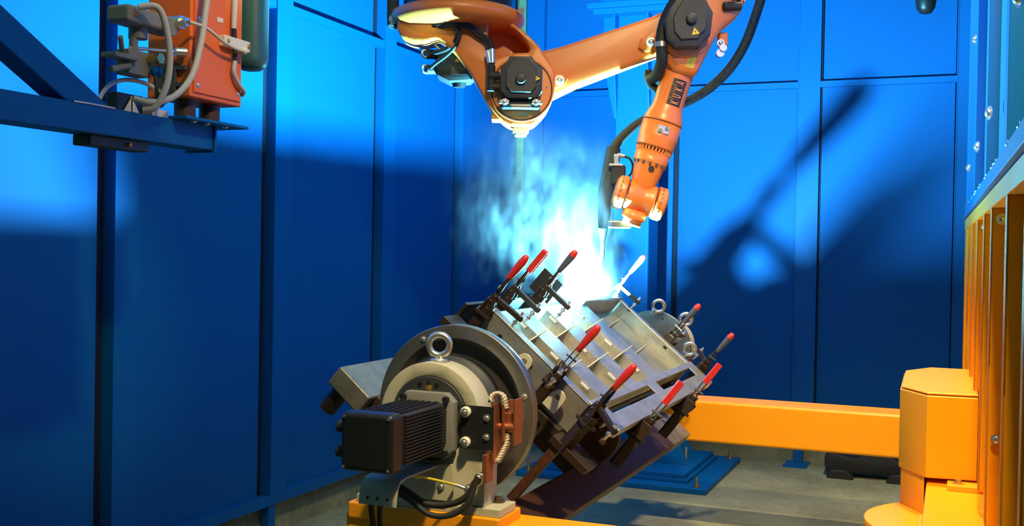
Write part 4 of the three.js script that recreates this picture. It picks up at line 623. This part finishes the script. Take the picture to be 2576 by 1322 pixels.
{
  const t = thing('gas_cylinder', 'dark teal gas cylinder hanging beside the orange cabinet', 'cylinder', [-2.45, 1.95, -3.36]);
  obj('shell', turned([0, 0, 0], [0, 1, 0], [[0.001, 0], [0.035, 0.004], [0.055, 0.018], [0.062, 0.045], [0.062, 0.75], [0.05, 0.79], [0.02, 0.81], [0.001, 0.81]], 40), M.teal, t);
  obj('strap', [turned([0, 0.5, 0], [0, 1, 0], [[0.0622, 0], [0.064, 0], [0.064, 0.03], [0.0622, 0.03]], 40), rext(-0.06, -0.05, 0.5, 0.53, -0.015, 0.2, 0.002)], M.blueFrame, t);
}

scene.children.slice(leftFrom).forEach(settle);

// ------------------------------------------------------------------ on the floor and above
{
  const t = thing('floor_bracket', 'black plastic cable foot lying on the concrete by the back wall', 'bracket', [-0.42, 0, -6.62]);
  const sh = smooth([[-0.24, 0.03], [-0.25, 0.12], [-0.2, 0.14], [-0.08, 0.12], [-0.02, 0.15], [0.1, 0.15], [0.16, 0.12], [0.24, 0.13], [0.25, 0.05], [0.18, 0.03], [0.06, 0.04], [-0.06, 0.035], [-0.14, 0.02]], 4);
  obj('body', slab(poly(sh), 0.16, -0.08, 0.012, 2), M.rubber, t);
  for (const x of [-0.16, 0.17]) obj('foot', slab(poly(smooth([[x - 0.07, 0], [x + 0.07, 0], [x + 0.06, 0.03], [x + 0.02, 0.05], [x - 0.05, 0.045]], 3)), 0.06, 0.07, 0.006, 1), M.rubber, t);
  obj('clip', rbox(0.1, 0.004, 0.03, 0.05, 0.152, 0.03, 0.001, 1).rotateZ(-0.05), M.white, t);
  obj('screw', dome([0.24, 0.06, 0.085], [0, 0, 1], 0.008), M.zinc, t);
}
{
  const t = thing('hanging_dome', 'black rounded dome hanging high in front of the back wall', 'dome', [-0.148, 2.5, -5.7]);
  obj('dome_shell', turned([0, 0, 0], [0, 1, 0], [[0.001, 0], [0.028, 0.006], [0.044, 0.03], [0.05, 0.07], [0.05, 0.12], [0.02, 0.14], [0.001, 0.14]], 32), M.black, t);
  obj('drop_rod', rod([0, 0.14, 0], [0, TOP - 2.5, 0], 0.012), M.blackCap, t);
}

// ------------------------------------------------------------------ the arc and its fume
const ARC = [-1.283, 1.0944, -3.85];
{
  const t = thing('arc_flame', 'blinding white welding arc under the torch tip', 'arc', ARC);
  obj('plasma', turned([0, -0.012, 0], [0, 1, 0], [[0.001, 0], [0.009, 0.002], [0.011, 0.008], [0.008, 0.018], [0.004, 0.03], [0.001, 0.034]], 20), mat(0xffffff, 1, 0, { emissive: ARC_COLOR, emissiveIntensity: 60 }), t);
  const l = new THREE.PointLight(ARC_COLOR, ARC_POWER); l.name = 'arc'; l.castShadow = true; l.shadow.radius = 0.75; l.position.set(0, 0.006, 0); t.add(l);
}
{
  // fume: a stack of thin curved veils, each vertex as dense as the plume is at that place
  const R = V(Math.cos(rad(22.3)), 0, -Math.sin(rad(22.3))), F = V(Math.sin(rad(22.3)), 0, Math.cos(rad(22.3)));
  const gauss = (x) => Math.exp(-x * x);
  function density(r, h, f) { // metres from the arc: along R, up, along F
    const wx = 0.05 * fbm(r * 6, h * 5, f * 6 + 4, 2), wy = 0.05 * fbm(r * 6 + 9, h * 5, f * 6, 2), x = r + wx, y = h + wy;
    const n1 = fbm(x * 7 + 3, y * 3.6, f * 7, 4), n2 = fbm(x * 24, y * 8, f * 14 + 9, 3);
    const c = 0.02 + 0.3 * y - 1.15 * y * y, w = 0.045 + 0.16 * y;
    let d = 2.6 * gauss((x - c) / w) * gauss(f / (0.05 + 0.2 * Math.max(0, y))) * Math.exp(-2 * Math.max(0, y)) + 4 * gauss((x - 0.02) / 0.07) * gauss((y - 0.18) / 0.14) * gauss(f / 0.1);                 // rising column
    d += 5 * gauss((x + 0.08) / 0.14) * gauss((y - 0.34) / 0.14) * gauss(f / 0.13);                                              // cloud above
    d += 3.4 * gauss((x + 0.28) / 0.14) * gauss((y - 0.28) / 0.13) * gauss((f - 0.03) / 0.11);                                      // drifting wisps
    d += 0.8 * gauss((x + 0.2) / 0.1) * gauss((y - 0.12) / 0.07) * gauss((f + 0.03) / 0.1);
    d += 1.8 * gauss((x + 0.17) / 0.2) * gauss((y - 0.5) / 0.12) * gauss(f / 0.14);
    const k = Math.max(0, 0.42 + 2.6 * n1 + 1.5 * n2);
    return Math.max(0, d * k * THREE.MathUtils.smoothstep(h, -0.045, 0.01) - 0.01);
  }
  const geos = [], N = 10, step = 0.05, cols = 110, rows = 104;
  for (let s = 0; s < N; s++) {
    const f0 = (s - (N - 1) / 2) * step, pos = [], col = [], idx = [], al = [];
    for (let j = 0; j <= rows; j++) for (let i = 0; i <= cols; i++) {
      const r = -0.6 + 0.8 * (i / cols), h = -0.05 + 0.75 * (j / rows), f = f0 + 0.03 * noise.noise(r * 4 + s * 0.37, h * 4, s * 0.21) + 0.02 * fbm(r * 13 + s * 3.1, h * 6, s * 1.7, 2);
      const p = V(...ARC).addScaledVector(R, r).addScaledVector(F, f); p.y += h; pos.push(p.x, p.y, p.z);
      const edge = Math.min(1, Math.min(i, cols - i, j, rows - j) / 10), a = Math.min(0.5, density(r, h, f) * SMOKE() * edge); al.push(a); col.push(1, 1, 1, a);
    }
    for (let j = 0; j < rows; j++) for (let i = 0; i < cols; i++) { const a = j * (cols + 1) + i, b = a + 1, c = a + cols + 1, d = c + 1; if (Math.max(al[a], al[b], al[c], al[d]) > 1e-5) idx.push(a, b, c, b, d, c); }
    if (!idx.length) continue;
    const g = new THREE.BufferGeometry(); g.setAttribute('position', new THREE.Float32BufferAttribute(pos, 3)); g.setAttribute('color', new THREE.Float32BufferAttribute(col, 4)); g.setIndex(idx); g.computeVertexNormals(); geos.push(g.toNonIndexed());
  }
  const m = new THREE.Mesh(mergeGeometries(geos), mat(lin(0.85, 0.92, 0.95), 1, 0, { transmission: 0.5, transparent: true, vertexColors: true, side: THREE.DoubleSide, specularIntensity: 0 }));
  m.name = 'welding_smoke'; m.userData = { kind: 'stuff', label: 'pale blue white welding fume rising and drifting off the arc', category: 'smoke' }; scene.add(m);
}
function SMOKE() { return 0.012; }
renderer.render(scene, camera);
